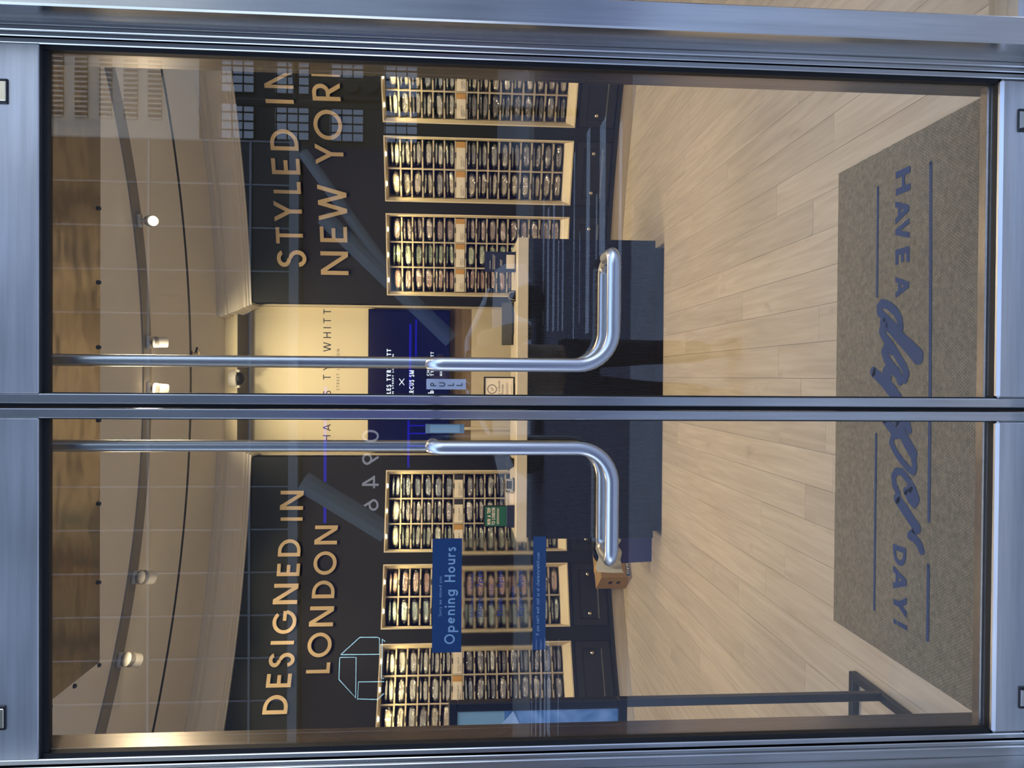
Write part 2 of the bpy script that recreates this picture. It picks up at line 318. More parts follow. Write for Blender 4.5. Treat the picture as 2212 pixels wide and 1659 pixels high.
# ------------------------------------------------------------------ stroke lettering
def glyph(ch, t):
    """strokes of a character, cap height 1: list of ('L',pts) ('D',x0,y0,x1,y1) ('A',cx,cy,rx,ry,a0,a1); returns (width, strokes)"""
    h = t / 2; T = 1 - h; x = .66
    def A(cx, cy, rx, ry, a0, a1): return ('A', cx, cy, rx, ry, a0, a1)
    def S(*p): return ('L', list(p))
    def D(a, b, c, d): return ('D', a, b, c, d)
    q = t * .62
    G = {
     'A': (.86, [D(q, 0, .43, 1), D(.86 - q, 0, .43, 1), S((.2, .3), (.66, .3))]),
     'B': (.56, [S((h, 0), (h, 1)), S((h, T), (.3, T)), S((h, .53), (.3, .53)), S((h, h), (.3, h)), A(.29, (T + .53) / 2, .2, (T - .53) / 2, -90, 90), A(.31, (.53 + h) / 2, .25 - h, (.53 - h) / 2, -90, 90)]),
     'C': (.84, [A(.5, .5, .5 - h, .5 - h, 48, 312)]),
     'D': (.72, [S((h, 0), (h, 1)), S((h, T), (.25, T)), S((h, h), (.25, h)), A(.24, .5, .48 - h, .5 - h, -90, 90)]),
     'E': (.52, [S((h, 0), (h, 1)), S((h, T), (.52, T)), S((h, .5), (.47, .5)), S((h, h), (.52, h))]),
     'F': (.48, [S((h, 0), (h, 1)), S((h, T), (.48, T)), S((h, .5), (.44, .5))]),
     'G': (.96, [A(.5, .5, .5 - h, .5 - h, 42, 352), S((.55, .5), (.96, .5))]),
     'H': (.70, [S((h, 0), (h, 1)), S((.7 - h, 0), (.7 - h, 1)), S((h, .52), (.7 - h, .52))]),
     'I': (t, [S((h, 0), (h, 1))]), 'l': (t, [S((h, 0), (h, 1))]),
     'J': (.34, [S((.34 - h, 1), (.34 - h, .2)), A(.14, .2, .2 - h, .2 - h, 180, 360)]),
     'K': (.62, [S((h, 0), (h, 1)), D(.12, .45, .56, 1), D(.56, 0, .2, .52)]),
     'L': (.45, [S((h, 0), (h, 1)), S((h, h), (.45, h))]),
     'M': (.9, [S((h, 0), (h, 1)), S((.9 - h, 0), (.9 - h, 1)), D(h, 1, .45, 0), D(.9 - h, 1, .45, 0)]),
     'N': (.78, [S((h, 0), (h, 1)), S((.78 - h, 0), (.78 - h, 1)), D(h + .02, 1, .78 - h - .02, 0)]),
     'O': (1, [A(.5, .5, .5 - h, .5 - h, 0, 360)]),
     'P': (.54, [S((h, 0), (h, 1)), S((h, T), (.28, T)), S((h, .45), (.28, .45)), A(.27, (T + .45) / 2, .27 - h, (T - .45) / 2, -90, 90)]),
     'R': (.58, [S((h, 0), (h, 1)), S((h, T), (.28, T)), S((h, .45), (.28, .45)), A(.27, (T + .45) / 2, .27 - h, (T - .45) / 2, -90, 90), D(.26, .45, .5, 0)]),
     'S': (.54, [A(.27, .745, .27 - h, .255 - h, 20, 270), A(.27, .255, .27 - h, .255, -170, 90)]),
     'T': (.6, [S((.3, 0), (.3, 1)), S((0, T), (.6, T))]),
     'U': (.66, [S((h, 1), (h, .33)), S((.66 - h, 1), (.66 - h, .33)), A(.33, .33, .33 - h, .33 - h, 180, 360)]),
     'V': (.8, [D(q, 1, .4, 0), D(.8 - q, 1, .4, 0)]),
     'W': (1.2, [D(q, 1, .34, 0), D(.6, 1, .34, 0), D(.6, 1, .86, 0), D(1.2 - q, 1, .86, 0)]),
     'X': (.66, [D(.06, 0, .6, 1), D(.6, 0, .06, 1)]),
     'Y': (.72, [S((.36, 0), (.36, .48)), D(q, 1, .36, .44), D(.72 - q, 1, .36, .44)]),
     'Z': (.6, [S((.02, T), (.58, T)), S((.02, h), (.58, h)), D(.06, 0, .54, 1)]),
     'a': (x, [A(.32, .32, .32 - h, .32 - h, 0, 360), S((x - h, 0), (x - h, .64))]),
     'b': (x, [A(x - .32, .32, .32 - h, .32 - h, 0, 360), S((h, 0), (h, 1.05))]),
     'c': (.56, [A(.32, .32, .32 - h, .32 - h, 45, 315)]),
     'd': (x, [A(.32, .32, .32 - h, .32 - h, 0, 360), S((x - h, 0), (x - h, 1.05))]),
     'e': (.64, [A(.32, .32, .32 - h, .32 - h, 8, 320), S((h, .33), (.64 - h, .33))]),
     'f': (.34, [S((.13, 0), (.13, .85)), A(.28, .84, .15, .16, 80, 180), S((0, .6), (.32, .6))]),
     'g': (x, [A(.32, .32, .32 - h, .32 - h, 0, 360), S((x - h, .64), (x - h, .0)), A(.33, .0, .33 - h, .28 - h, 200, 360)]),
     'h': (.56, [S((h, 0), (h, 1.05)), S((.56 - h, 0), (.56 - h, .37)), A(.28, .37, .28 - h, .28 - h, 0, 180)]),
     'i': (t, [S((h, 0), (h, .64)), S((h, .78), (h, .78 + t * 1.2))]),
     'k': (.5, [S((h, 0), (h, 1.05)), D(.12, .28, .44, .64), D(.46, 0, .18, .36)]),
     'm': (.88, [S((h, 0), (h, .64)), S((.44, 0), (.44, .42)), S((.88 - h, 0), (.88 - h, .42)), A(.22 + h / 2, .42, .22 - h / 2, .22 - h, 0, 180), A(.66 - h / 2, .42, .22 - h / 2, .22 - h, 0, 180)]),
     'n': (.56, [S((h, 0), (h, .64)), S((.56 - h, 0), (.56 - h, .37)), A(.28, .37, .28 - h, .28 - h, 0, 180)]),
     'o': (.64, [A(.32, .32, .32 - h, .32 - h, 0, 360)]),
     'p': (x, [A(x - .32, .32, .32 - h, .32 - h, 0, 360), S((h, -.32), (h, .64))]),
     'r': (.34, [S((h, 0), (h, .64)), A(.3, .38, .3 - h, .26 - h, 70, 180)]),
     's': (.42, [A(.21, .47, .21 - h, .17 - h, 20, 270), A(.21, .17, .21 - h, .17, -165, 90)]),
     't': (.34, [S((.16, 0), (.16, .9)), S((0, .6), (.34, .6))]),
     'u': (.56, [S((h, .64), (h, .27)), S((.56 - h, .64), (.56 - h, 0)), A(.28, .28, .28 - h, .28 - h, 180, 360)]),
     'v': (.54, [D(q, .64, .27, 0), D(.54 - q, .64, .27, 0)]),
     'w': (.84, [D(q, .64, .24, 0), D(.42, .64, .24, 0), D(.42, .64, .6, 0), D(.84 - q, .64, .6, 0)]),
     'y': (.54, [D(q, .64, .29, 0), D(.54 - q, .64, .13, -.32)]),
     '0': (.64, [A(.32, .5, .32 - h, .5 - h, 0, 360)]),
     '1': (.3, [S((.3 - h, 0), (.3 - h, 1)), S((0, .84), (.3 - h, T))]),
     '2': (.56, [A(.28, .72, .28 - h, .28 - h, -20, 170), D(.08, 0, .5, .62), S((0, h), (.56, h))]),
     '4': (.64, [S((.46, 0), (.46, 1)), D(.07, .26, .44, 1), S((0, .28), (.64, .28))]),
     '6': (.6, [A(.3, .3, .3 - h, .3 - h, 0, 360), D(.09, .38, .42, 1)]),
     '7': (.54, [S((0, T), (.54, T)), D(.14, 0, .48, .95)]),
     '9': (.6, [A(.3, .7, .3 - h, .3 - h, 0, 360), D(.51, .62, .18, 0)]),
     '.': (t, [S((h, 0), (h, t * 1.1))]), "'": (t, [S((h, .72), (h, 1))]), ',': (t, [S((h, -.12), (h, t))]),
     '-': (.4, [S((.02, .36), (.38, .36))]), '!': (t * 1.2, [S((h, .3), (h, 1)), S((h, 0), (h, t * 1.1))]),
     ':': (t, [S((h, .12), (h, .12 + t)), S((h, .5), (h, .5 + t))]), '/': (.4, [D(.04, 0, .36, 1)]),
     '*': (.8, [D(.1, .1, .7, .7), D(.7, .1, .1, .7)]),
    }
    return G.get(ch, (.3, []))
def stroke_polys(st, t):
    out = []
    if st[0] == 'D':
        _, x0, y0, x1, y1 = st; w = t * hypot(x1 - x0, y1 - y0) / abs(y1 - y0) / 2
        out.append([(x0 - w, y0), (x0 + w, y0), (x1 + w, y1), (x1 - w, y1)])
    elif st[0] == 'L':
        for (a, b), (c, d) in zip(st[1], st[1][1:]):
            L = hypot(c - a, d - b); nx, ny = -(d - b) / L * t / 2, (c - a) / L * t / 2
            out.append([(a - nx, b - ny), (c - nx, d - ny), (c + nx, d + ny), (a + nx, b + ny)])
    else:
        _, cx, cy, rx, ry, a0, a1 = st; n = max(6, int(abs(a1 - a0) / 12)); pr = None
        for i in range(n + 1):
            a = radians(a0 + (a1 - a0) * i / n); c, s_ = cos(a), sin(a)
            q = ((cx + (rx - t / 2) * c, cy + (ry - t / 2) * s_), (cx + (rx + t / 2) * c, cy + (ry + t / 2) * s_))
            if pr: out.append([pr[0], q[0], q[1], pr[1]])
            pr = q
    return out
def text_width(s, t, gap): return sum((glyph(c, t)[0] if c != ' ' else .36) + gap for c in s) - gap
def text(mb, s, o, ux, uy, un, size, t=.13, gap=.16, align='c', depth=0.0, fit=None, sx=1.0):
    """lay a line of lettering on a plane: o = baseline point; size = cap height; fit = total width"""
    w = text_width(s, t, gap) * size
    if fit: sx = fit / w
    x = {'c': -w / 2, 'l': 0, 'r': -w}[align] * sx
    for c in s:
        gw, st = glyph(c, t)
        if c == ' ': x += (.36 + gap) * size * sx; continue
        for k in st:
            for p in stroke_polys(k, t):
                pts = [(x + px * size * sx, py * size) for px, py in p]
                mb.k = getattr(mb, 'k', 0) + 1
                if depth: mb.prism(pts, o, ux, uy, un, 0, depth)
                else: mb.face(pts, Vector(o) + un * ((mb.k % 9) * 2.5e-5), ux, uy)
        x += (gw + gap) * size * sx
    return mb
def ribbon(mb, pts, w):            # flat stroke through plan points
    pts = [Vector(p) for p in pts]; mb.k = getattr(mb, 'k', 0)
    for i in range(len(pts) - 1):
        a, b = pts[i], pts[i + 1]; d = (b - a).normalized(); n = Vector((-d.y, d.x, 0)); w0 = w[i] if isinstance(w, list) else w; w1 = w[i + 1] if isinstance(w, list) else w
        mb.k += 1; zz = Z * ((mb.k % 11) * 6e-5); a = a + zz; b = b + zz
        mb.add([a - n * w0 / 2, b - n * w1 / 2, b + n * w1 / 2, a + n * w0 / 2], [(0, 1, 2, 3)])
        k = 10; mb.add([b + Z * 3e-5 + Vector((cos(2 * pi * j / k), sin(2 * pi * j / k), 0)) * w1 / 2 for j in range(k)], [tuple(range(k))])
        if i == 0: mb.add([a + Vector((cos(2 * pi * j / k), sin(2 * pi * j / k), 0)) * w0 / 2 for j in range(k)], [tuple(range(k))])
X, Y, Z = Vector((1, 0, 0)), Vector((0, 1, 0)), Vector((0, 0, 1))
# ================================================================== SETTING
ZC = 3.72
# floor: a sub-floor carrying separate oak planks that run into the shop
fl = obj('floor', MB().box(-4.3, 4.3, -.10, 6.0, -.06, -.022), mat('subfloor', (.05, .035, .02), .9), kind='structure')
pw = .155; rnd = random.Random(3); xs = -3.72
npl = 0
while xs < 3.7:
    y0 = -.10 - rnd.uniform(0, 1.4) ; ya = -.10
    while ya < 5.5:
        L = rnd.choice((1.5, 1.9, 2.2, 2.4)); yb = min(y0 + L, 5.52)
        if yb - ya > .05:
            p = MB().rbox(-pw / 2 + .0006, pw / 2 - .0006, -(yb - ya) / 2 + .0008, (yb - ya) / 2 - .0008, -.022, 0, .0007)
            obj('plank', p, 'wood', fl, loc=(xs + pw / 2, (ya + yb) / 2, rnd.uniform(-.0003, .0003))); npl += 1
        y0 = yb; ya = max(yb, -.10)
        if yb >= 5.52: break
    xs += pw
obj('ceiling', MB().box(-4.3, 4.3, -.14, 6.0, ZC, ZC + .1), 'ceiling', kind='structure')
obj('wall_left', MB().box(-4.4, -4.3, -.14, 6.0, -.06, ZC + .1), 'wall_cream', kind='structure')
obj('wall_right', MB().box(4.3, 4.4, -.14, 6.0, -.06, ZC + .1), 'wall_cream', kind='structure')
RACKS = [(8.97, 17.10, 3), (18.25, 24.42, 2), (25.62, 33.75, 3), (-17.02, -8.85, 3), (-24.30, -18.18, 2), (-33.75, -25.62, 3)]
RZ0, RZ1 = .51, 2.205
NAS = {-1: 7.5, 1: 8.06}
w = MB()
for s in (-1, 1):
    NA = NAS[s]
    w.arcblock(s * NA, s * 52, RW, RW + .42, RZ1, ZC)
    w.arcblock(s * 33.75, s * 52, RW, RW + .42, 0, RZ1)
    for a0, a1 in (((NA, 8.99), (17.08, 18.27), (24.40, 25.64)) if s > 0 else ((NA, 8.87), (17.00, 18.20), (24.28, 25.64))):
        w.arcblock(s * a0, s * a1, RW, RW + .42, .0, RZ1)
wb_ = obj('wall_back', w, 'wall_dark', kind='structure')
obj('wall_rear', MB().box(-4.3, 4.3, 6.0, 6.1, -.06, ZC + .1), 'wall_cream', kind='structure')
# cornice, returned into the niche
prof = [(0, 3.445), (.022, 3.445), (.022, 3.462), (.034, 3.468), (.034, 3.482), (.046, 3.49), (.05, 3.51), (.075, 3.545), (.10, 3.60), (.112, 3.635), (.125, 3.64), (.125, 3.66), (.145, 3.675), (.145, ZC - .002), (0, ZC - .002)]
for s in (-1, 1):
    NA = NAS[s]
    path = [Vector((arc(s * NA, RW).x, 5.36))] + [arc(s * (NA + i * 1.2), RW).xy for i in range(38)]
    obj('trim_%d' % (1 if s < 0 else 2), MB().sweep(path, prof, side=-s), 'cornice', kind='structure', label='cream crown moulding above the dark wall')
# niche
nx = arc(NAS[1], RW).x + .005; nxl = arc(-NAS[-1], RW).x - .005
YB = 5.60
obj('wall_niche', MB().box(nxl - .3, nx + .3, YB, YB + .1, 0, ZC), 'wall_cream', kind='structure')
nj = MB().box(nx, nx + .02, 5.50, YB, 0, ZC - .12).box(nxl - .02, nxl, 5.50, YB, 0, ZC - .12)
obj('trim_3', nj, 'cream', kind='structure', label='cream reveal of the niche')
obj('trim_4', MB().box(nxl, nx, 5.20, YB, 3.605, ZC - .001), 'wall_cream', kind='structure', label='cream bulkhead over the niche')
obj('trim_18', MB().box(nxl, nx, 5.203, YB, 3.598, 3.605), mat('soffit_shade', (.10, .09, .08), .8), kind='structure', label='soffit of the niche bulkhead, coloured dark as shade')  # thin panel under the bulkhead, shade put into its dark colour
# base moulding and toe kick round the curve
for s in (-1, 1):
    NA = NAS[s]
    obj('baseboard_%s' % ('left' if s < 0 else 'right'), MB().arcblock(s * NA, s * 52, RW - .02, RW + .01, .115, .135).arcblock(s * NA, s * 52, RW - .012, RW + .01, .135, .150), 'cab', kind='structure')
    obj('toe_kick', MB().arcblock(s * NA, s * 52, RW - .004, RW + .02, 0.0, .115), 'toe', kind='structure', label='brushed metal toe kick under the cabinets')
# ceiling slot and track (arcs on the ceiling)
C2 = Vector((-.07, -.285))
def arc2(a, r, z): a = radians(a); return Vector((C2.x + r * sin(a), C2.y + r * cos(a), z))
sm = MB()
def arcblock2(mb, a0, a1, r0, r1, z0, z1):
    n = 40; k = len(mb.v)
    for i in range(n + 1):
        a = a0 + (a1 - a0) * i / n; mb.v += [arc2(a, r0, z0), arc2(a, r1, z0), arc2(a, r1, z1), arc2(a, r0, z1)]
    for i in range(n):
        b = k + 4 * i
        for j in range(4): mb.f.append((b + j, b + 4 + j, b + 4 + (j + 1) % 4, b + (j + 1) % 4))
    mb.f += [(k, k + 1, k + 2, k + 3), (k + 4 * n + 3, k + 4 * n + 2, k + 4 * n + 1, k + 4 * n)]; return mb
obj('ceiling_slot', arcblock2(MB(), -44, 44, 4.57, 4.61, ZC - .002, ZC + .002), 'rubber', kind='structure', label='narrow black slot curving across the ceiling')
trk = empty('lighting_track', arc2(0, 3.71, ZC), label='grey curved lighting track set into the ceiling', cat='track')
tb = arcblock2(MB(), -37.6, 36, 3.645, 3.775, ZC - .012, ZC); tb.v = [v - trk.location for v in tb.v]
obj('track_body', tb, 'track', trk)

# ------------------------------------------------------------------ storefront frame and door leaves
YG = -.13; YF = -.155
def xz(px, py, yy=YF): p = aty(px, py, yy); return p
zt = aty(83, 870, YF).z; ztg = aty(97, 870, YF).z
zbg = aty(2141, 880, YG).z; zbr = aty(2150, 880, YF).z
Zbot = .012; ztop = 2.78
XR, XL = .830, -.992     # inner faces of the two mullions
frm = MB()
def vbox(mb, x0, x1, y0, y1, z0, z1, c=.002): mb.rbox(min(x0, x1), max(x0, x1), y0, y1, z0, z1, c)
# mullions (project in front of the doors)
mu = MB(); vbox(mu, XR, XR + .068, -.27, -.06, -.02, 3.2, .004); obj('trim_5', mu, 'steel_v', kind='structure', label='brushed steel mullion beside the doors')
mu = MB(); vbox(mu, XL, XL - .068, -.27, -.06, -.02, 3.2, .004); obj('trim_6', mu, 'steel_v', kind='structure', label='brushed steel mullion at the hinge side')
# jamb strips with stepped facets, the interior jamb and the head
for nm, s, xa in (('trim_7', 1, .807), ('trim_8', -1, -.954 - .002)):
    j = MB(); x1 = XR if s > 0 else XL
    vbox(j, xa, xa + s * .011, -.158, -.06, 0, ztop); vbox(j, xa + s * .011, x1, -.166, -.06, 0, ztop)
    obj(nm, j, 'steel_v', kind='structure', label='stepped steel door jamb')
for nm, xi, xo in (('trim_9', .787, XR + .08), ('trim_10', -.934, XL - .08)):
    j = MB(); vbox(j, xi, xo, -.0575, -.036, 0, ztop, .0003); vbox(j, xi, xi + (.018 if xo > 0 else -.018), -.122, -.0575, 0, ztop, .0003)
    obj(nm, j, 'bronze', kind='structure', label='inner door frame reflecting the shop')
hd = MB(); vbox(hd, XL, XR, -.17, -.05, ztop, 3.2, .003); obj('trim_11', hd, 'steel_h', kind='structure', label='steel door head')
th = MB(); vbox(th, XL - .2, XR + .2, -.24, -.02, -.03, .006, .004); obj('trim_12', th, 'steel_h', kind='structure', label='metal door threshold')

def bend(pts, r, n=8):
    """round the corners of a polyline"""
    pts = [Vector(p) for p in pts]; out = [pts[0]]
    for i in range(1, len(pts) - 1):
        a, b, c = pts[i - 1], pts[i], pts[i + 1]; rr = r[i - 1] if isinstance(r, (list, tuple)) else r
        d1 = (a - b).normalized(); d2 = (c - b).normalized(); th_ = d1.angle(d2); L = rr / math.tan(th_ / 2)
        p0 = b + d1 * L; p1 = b + d2 * L; cen = b + (d1 + d2).normalized() * (rr / sin(th_ / 2))
        v0 = p0 - cen; v1 = p1 - cen; om = v0.angle(v1)
        for k in range(n + 1):
            u = k / n; out.append(cen + (v0 * sin((1 - u) * om) + v1 * sin(u * om)) / sin(om))
    out.append(pts[-1]); return out
def leaf(n, s, xc0, xc1, xg0, xg1, xj, handle_px, in_px, hend):
    """s=+1 right leaf.  xc0..xc1 meeting stile, xg glass edges, xj outer edge of hinge stile"""
    d = empty('door_%d' % n, ((xc0 + xj) / 2, YG, 0), kind='structure', label='steel framed glass door leaf')
    O = d.location
    def ad(name, mb, m, parent=None, **k):
        mb.v = [v - O for v in mb.v]; return obj(name, mb, m, parent or d, **k)
    a, b = sorted((xc0, xc1)); ad('meeting_stile', MB().rbox(a, b, YF, -.105, Zbot, ztop - .01, .0022), 'steel_v')
    a, b = sorted((xg1 + s * .004, xj)); ad('hinge_stile', MB().rbox(a, b, YF, -.105, Zbot, ztop - .01, .0022), 'steel_v')
    a, b = sorted((xc1, xg1 + s * .004))
    ad('top_rail', MB().rbox(a, b, YF, -.105, zt, ztop - .01, .0022), 'steel_h')
    ad('bottom_rail', MB().rbox(a, b, YF, -.105, Zbot, zbr - .006, .007), 'steel_h')
    ad('bottom_bead', MB().rbox(a, b, YG + .012, -.085, zbr - .03, zbg + .012, .003), 'bronze')
    g = MB().box(a, b, YG - .008, YG + .008, zt - .016, zt + .001).box(a, b, YG - .010, YG + .008, zbr - .008, zbg + .002)
    e = xg1; g.box(min(e - s * .004, e + s * .005), max(e - s * .004, e + s * .005), YG - .012, YG + .01, zbg, zt)
    e = xc1; g.box(min(e, e + s * .003), max(e, e + s * .003), YG - .012, YG + .01, zbg, zt)
    ad('gasket', g, 'rubber')
    g = MB(); x0, x1 = sorted((xc1, xg1)); g.box(x0, x1, YG - .003, YG + .003, zbr - .01, zt); ad('glass_pane', g, 'glass')
    # outside pull: top return, long vertical, wide bend, horizontal arm, return into the glass
    yo = -.232; xh = aty(1080, handle_px, yo).x; zh0 = aty(932, handle_px, yo).z; zh1 = aty(1326, 600, yo).z; xe = aty(1326, hend, yo).x
    pth = bend([(xh, YG - .005, zh0), (xh, yo, zh0), (xh, yo, zh1), (xe, yo, zh1), (xe, YG - .005, zh1)], [.03, .085, .03], 10)
    ad('pull_handle', MB().tube(pth, .0165, 24), 'tube', smooth=True, label='outside pull handle')
    # inside push bar with its rod running up to the head
    yi = -.050; xi = aty(1000, in_px, yi).x; zi1 = aty(1304, 600, yi).z; xe2 = aty(1304, hend + s * 30, yi).x
    pth = bend([(xi, yi, ztop - .02), (xi, yi, zi1), (xe2, yi, zi1), (xe2, YG + .004, zi1)], [.085, .03], 10)
    ad('push_bar', MB().tube(pth, .0155, 24), 'tube', smooth=True, label='inside push bar with a rod rising to the head')
    # plates at the head and the foot of the leaf
    zt2 = aty(6, 200, YF).z
    return d
dR = leaf(2, 1, -.0735, -.0500, 0, .787, .805, 788, 784.5, 545)
dL = leaf(1, -1, -.0855, -.1090, 0, -.934, -.952, 968.5, 963.5, 1214)
# astragal between the two leaves
obj('trim_13', MB().box(-.0845, -.0745, -.135, -.112, 0, ztop), 'rubber', kind='structure', label='black brush seal between the leaves')
for (px0, px1, py0, py1, par, nm) in ((-8, 18, 171, 224, dR, 'pivot_plate'), (-8, 13, 1524, 1577, dL, 'pivot_plate'), (2198, 2222, 236, 285, dR, 'floor_bolt'), (2200, 2224, 1482, 1530, dL, 'floor_bolt')):
    a = aty(px0, py1, YF); b = aty(px1, py0, YF)
    mb = MB().rbox(a.x, b.x, YF - .004, YF + .004, b.z, a.z, .0015); mb.v = [v - par.location for v in mb.v]; p = obj(nm, mb, 'black', par)
    if nm == 'floor_bolt':
        c = MB(); cx = (a.x + b.x) / 2; R_ = (b.x - a.x) * .36
        c.prism([(R_ * cos(t), R_ * 1.1 * sin(t)) for t in [pi + pi * i / 12 for i in range(13)]], (cx, YF - .004, a.z - .0025), X, Z, -Y, 0, .004)
        c.v = [v - par.location for v in c.v]; obj('bolt_cap', c, 'white', p)
    else:
        c = MB().rbox(a.x + .006, b.x - .006, YF - .006, YF - .003, b.z + .003, a.z - .006, .0015); c.v = [v - par.location for v in c.v]; obj('plate_inset', c, 'knob', p)
# sidelight windows either side
for n, (xa, xb) in ((1, (-4.3, XL - .068)), (2, (XR + .068, 4.3))):
    wd = empty('window_%d' % n, ((xa + xb) / 2, YG, 0), kind='structure', label='tall shop window'); O = wd.location
    f = MB().box(xa, xb, -.17, -.06, -.03, .075).box(xa, xb, -.17, -.06, 3.2, 3.8)
    e = xb if n == 1 else xa
    f.v = [v - O for v in f.v]; obj('window_frame', f, 'steel_h', wd)
    g = MB().box(xa, xb, YG - .003, YG + .003, .075, 3.2); g.v = [v - O for v in g.v]; obj('glass_pane', g, 'glass', wd)
tp = MB(); tp.box(XL - .068, XR + .068, -.17, -.06, 3.2, 3.8); obj('trim_14', tp, 'steel_h', kind='structure', label='steel fascia above the doors')
# polished panel over the vestibule, screwed up from below
pz = 2.76
pf = atz(217, 1000, pz); pl = atz(217, 1430, pz).x
pn = empty('header_panel', ((pl + 1.15) / 2, .25, pz), kind='structure', label='polished metal soffit panel just inside the doors')
mb = MB().rbox(pl, 1.15, -.035, pf.y, pz, pz + .03, .003); mb.v = [v - pn.location for v in mb.v]; obj('soffit_panel', mb, 'header', pn)
mb = MB().rbox(pl + .012, 1.14, -.03, pf.y - .02, pz + .03, pz + .25, .003); mb.v = [v - pn.location for v in mb.v]; obj('soffit_box', mb, 'track', pn)
bolts = [atz(107, y, pz) for y in (402, 583, 926, 1130, 1321, 1526)] + [atz(213, y, pz) for y in (450, 610, 750, 908, 1088, 1258, 1437)] + [atz(160, 1482, pz)]
for b in bolts: obj('bolt', MB().lathe([(.0, -.008), (.006, -.007), (.008, -.002), (.008, .001)], (0, 0, 0), 10), 'black', pn, loc=b - pn.location, smooth=True)
# ================================================================== RACKS, CABINETS, SHIRTS
ORD = ['top', 'second', 'third', 'fourth', 'fifth', 'sixth', 'seventh', 'eighth', 'ninth', 'tenth', 'eleventh', 'twelfth', 'thirteenth', 'fourteenth', 'fifteenth', 'sixteenth']
RN = {0: 'inner rack under STYLED', 1: 'middle rack under STYLED', 2: 'outer rack under STYLED', 3: 'inner rack under DESIGNED', 4: 'middle rack under DESIGNED', 5: 'outer rack under DESIGNED'}
def shirt_mesh(seed):
    r = random.Random(seed); mb = MB(); nu, nv = 18, 7; a, b, D = .092, .034, .25
    for j in range(nv + 1):
        v = j / nv; y = D * v; k = min(1, .80 + .9 * v, .80 + .9 * (1 - v)) if 0 < j < nv else .62
        if j == 0: y -= .006
        for i in range(nu):
            t = 2 * pi * i / nu; c, s = cos(t), sin(t)
            x = a * math.copysign(abs(c) ** .55, c) * (k * .2 + .8); z = b * math.copysign(abs(s) ** .75, s) * k
            d = noise.noise(Vector((x * 22 + seed, y * 9, z * 30))) * .006
            mb.v.append(Vector((x, y, z + d * .8 + .012 * (abs(c) ** 3) * .3)))
    for j in range(nv):
        for i in range(nu): p = j * nu + i; q = j * nu + (i + 1) % nu; mb.f.append((p, q, q + nu, p + nu))
    mb.f.append(tuple(range(nu))[::-1]); mb.f.append(tuple(nv * nu + i for i in range(nu))); return mb
def bag_mesh(seed):
    mb = MB(); nu, nv = 26, 7; a, b, D = .112, .036, .27
    for j in range(nv + 1):
        v = j / nv; y = -.014 + D * v; k = .78 if j == 0 else min(1, .9 + v)
        for i in range(nu):
            t = 2 * pi * i / nu; c, s = cos(t), sin(t)
            x = a * math.copysign(abs(c) ** .8, c); z = b * math.copysign(abs(s) ** .9, s) * k * (1 - .25 * abs(c) ** 4)
            n1 = noise.noise(Vector((x * 30 + seed * 3.1, y * 16, z * 50 + seed))); n2 = noise.noise(Vector((x * 90, y * 30 + seed, z * 110)))
            mb.v.append(Vector((x + n2 * .005, y + n1 * .010, z + n1 * .008 + n2 * .005)))
    for j in range(nv):
        for i in range(nu): p = j * nu + i; q = j * nu + (i + 1) % nu; mb.f.append((p, q, q + nu, p + nu))
    # crumpled front of the bag
    pr = list(range(nu))
    for sc_, dy in ((.84, -.006), (.62, -.009), (.36, -.011), (.14, -.010)):
        cr_ = []
        for i in range(nu):
            v = mb.v[i]; cr_.append(len(mb.v)); d_ = noise.noise(Vector((v.x * 60 * sc_ + seed, v.z * 70, sc_ * 9))) ; d2 = noise.noise(Vector((v.x * 25 + v.z * 90, seed, sc_ * 4)))
            mb.v.append(Vector((v.x * sc_ + d2 * .004, v.y + dy + d_ * .010, v.z * sc_ + d_ * .004)))
        for i in range(nu): mb.f.append((pr[i], cr_[i], cr_[(i + 1) % nu], pr[(i + 1) % nu]))
        pr = cr_
    mb.f.append(tuple(pr))
    mb.f.append(tuple(nv * nu + i for i in range(nu))); return mb
def to_mesh(mb, m, name):
    o = obj(name, mb, m, smooth=True); me = o.data; bpy.data.objects.remove(o); return me
SH = [to_mesh(shirt_mesh(i * 7 + 1), 'shirt', 'shirt') for i in range(3)]
BG = [to_mesh(bag_mesh(i * 5 + 2), 'bag', 'bag') for i in range(5)]
COLS = dict(white=(.86, .85, .80), pink=(.80, .52, .44), mauve=(.52, .40, .40), mint=(.50, .62, .42), blue=(.46, .56, .68), grey=(.40, .40, .42), slate=(.20, .20, .24),
            cream=(.82, .74, .58), lilac=(.66, .62, .68), aqua=(.56, .70, .68), beige=(.66, .58, .48), sage=(.62, .68, .54))
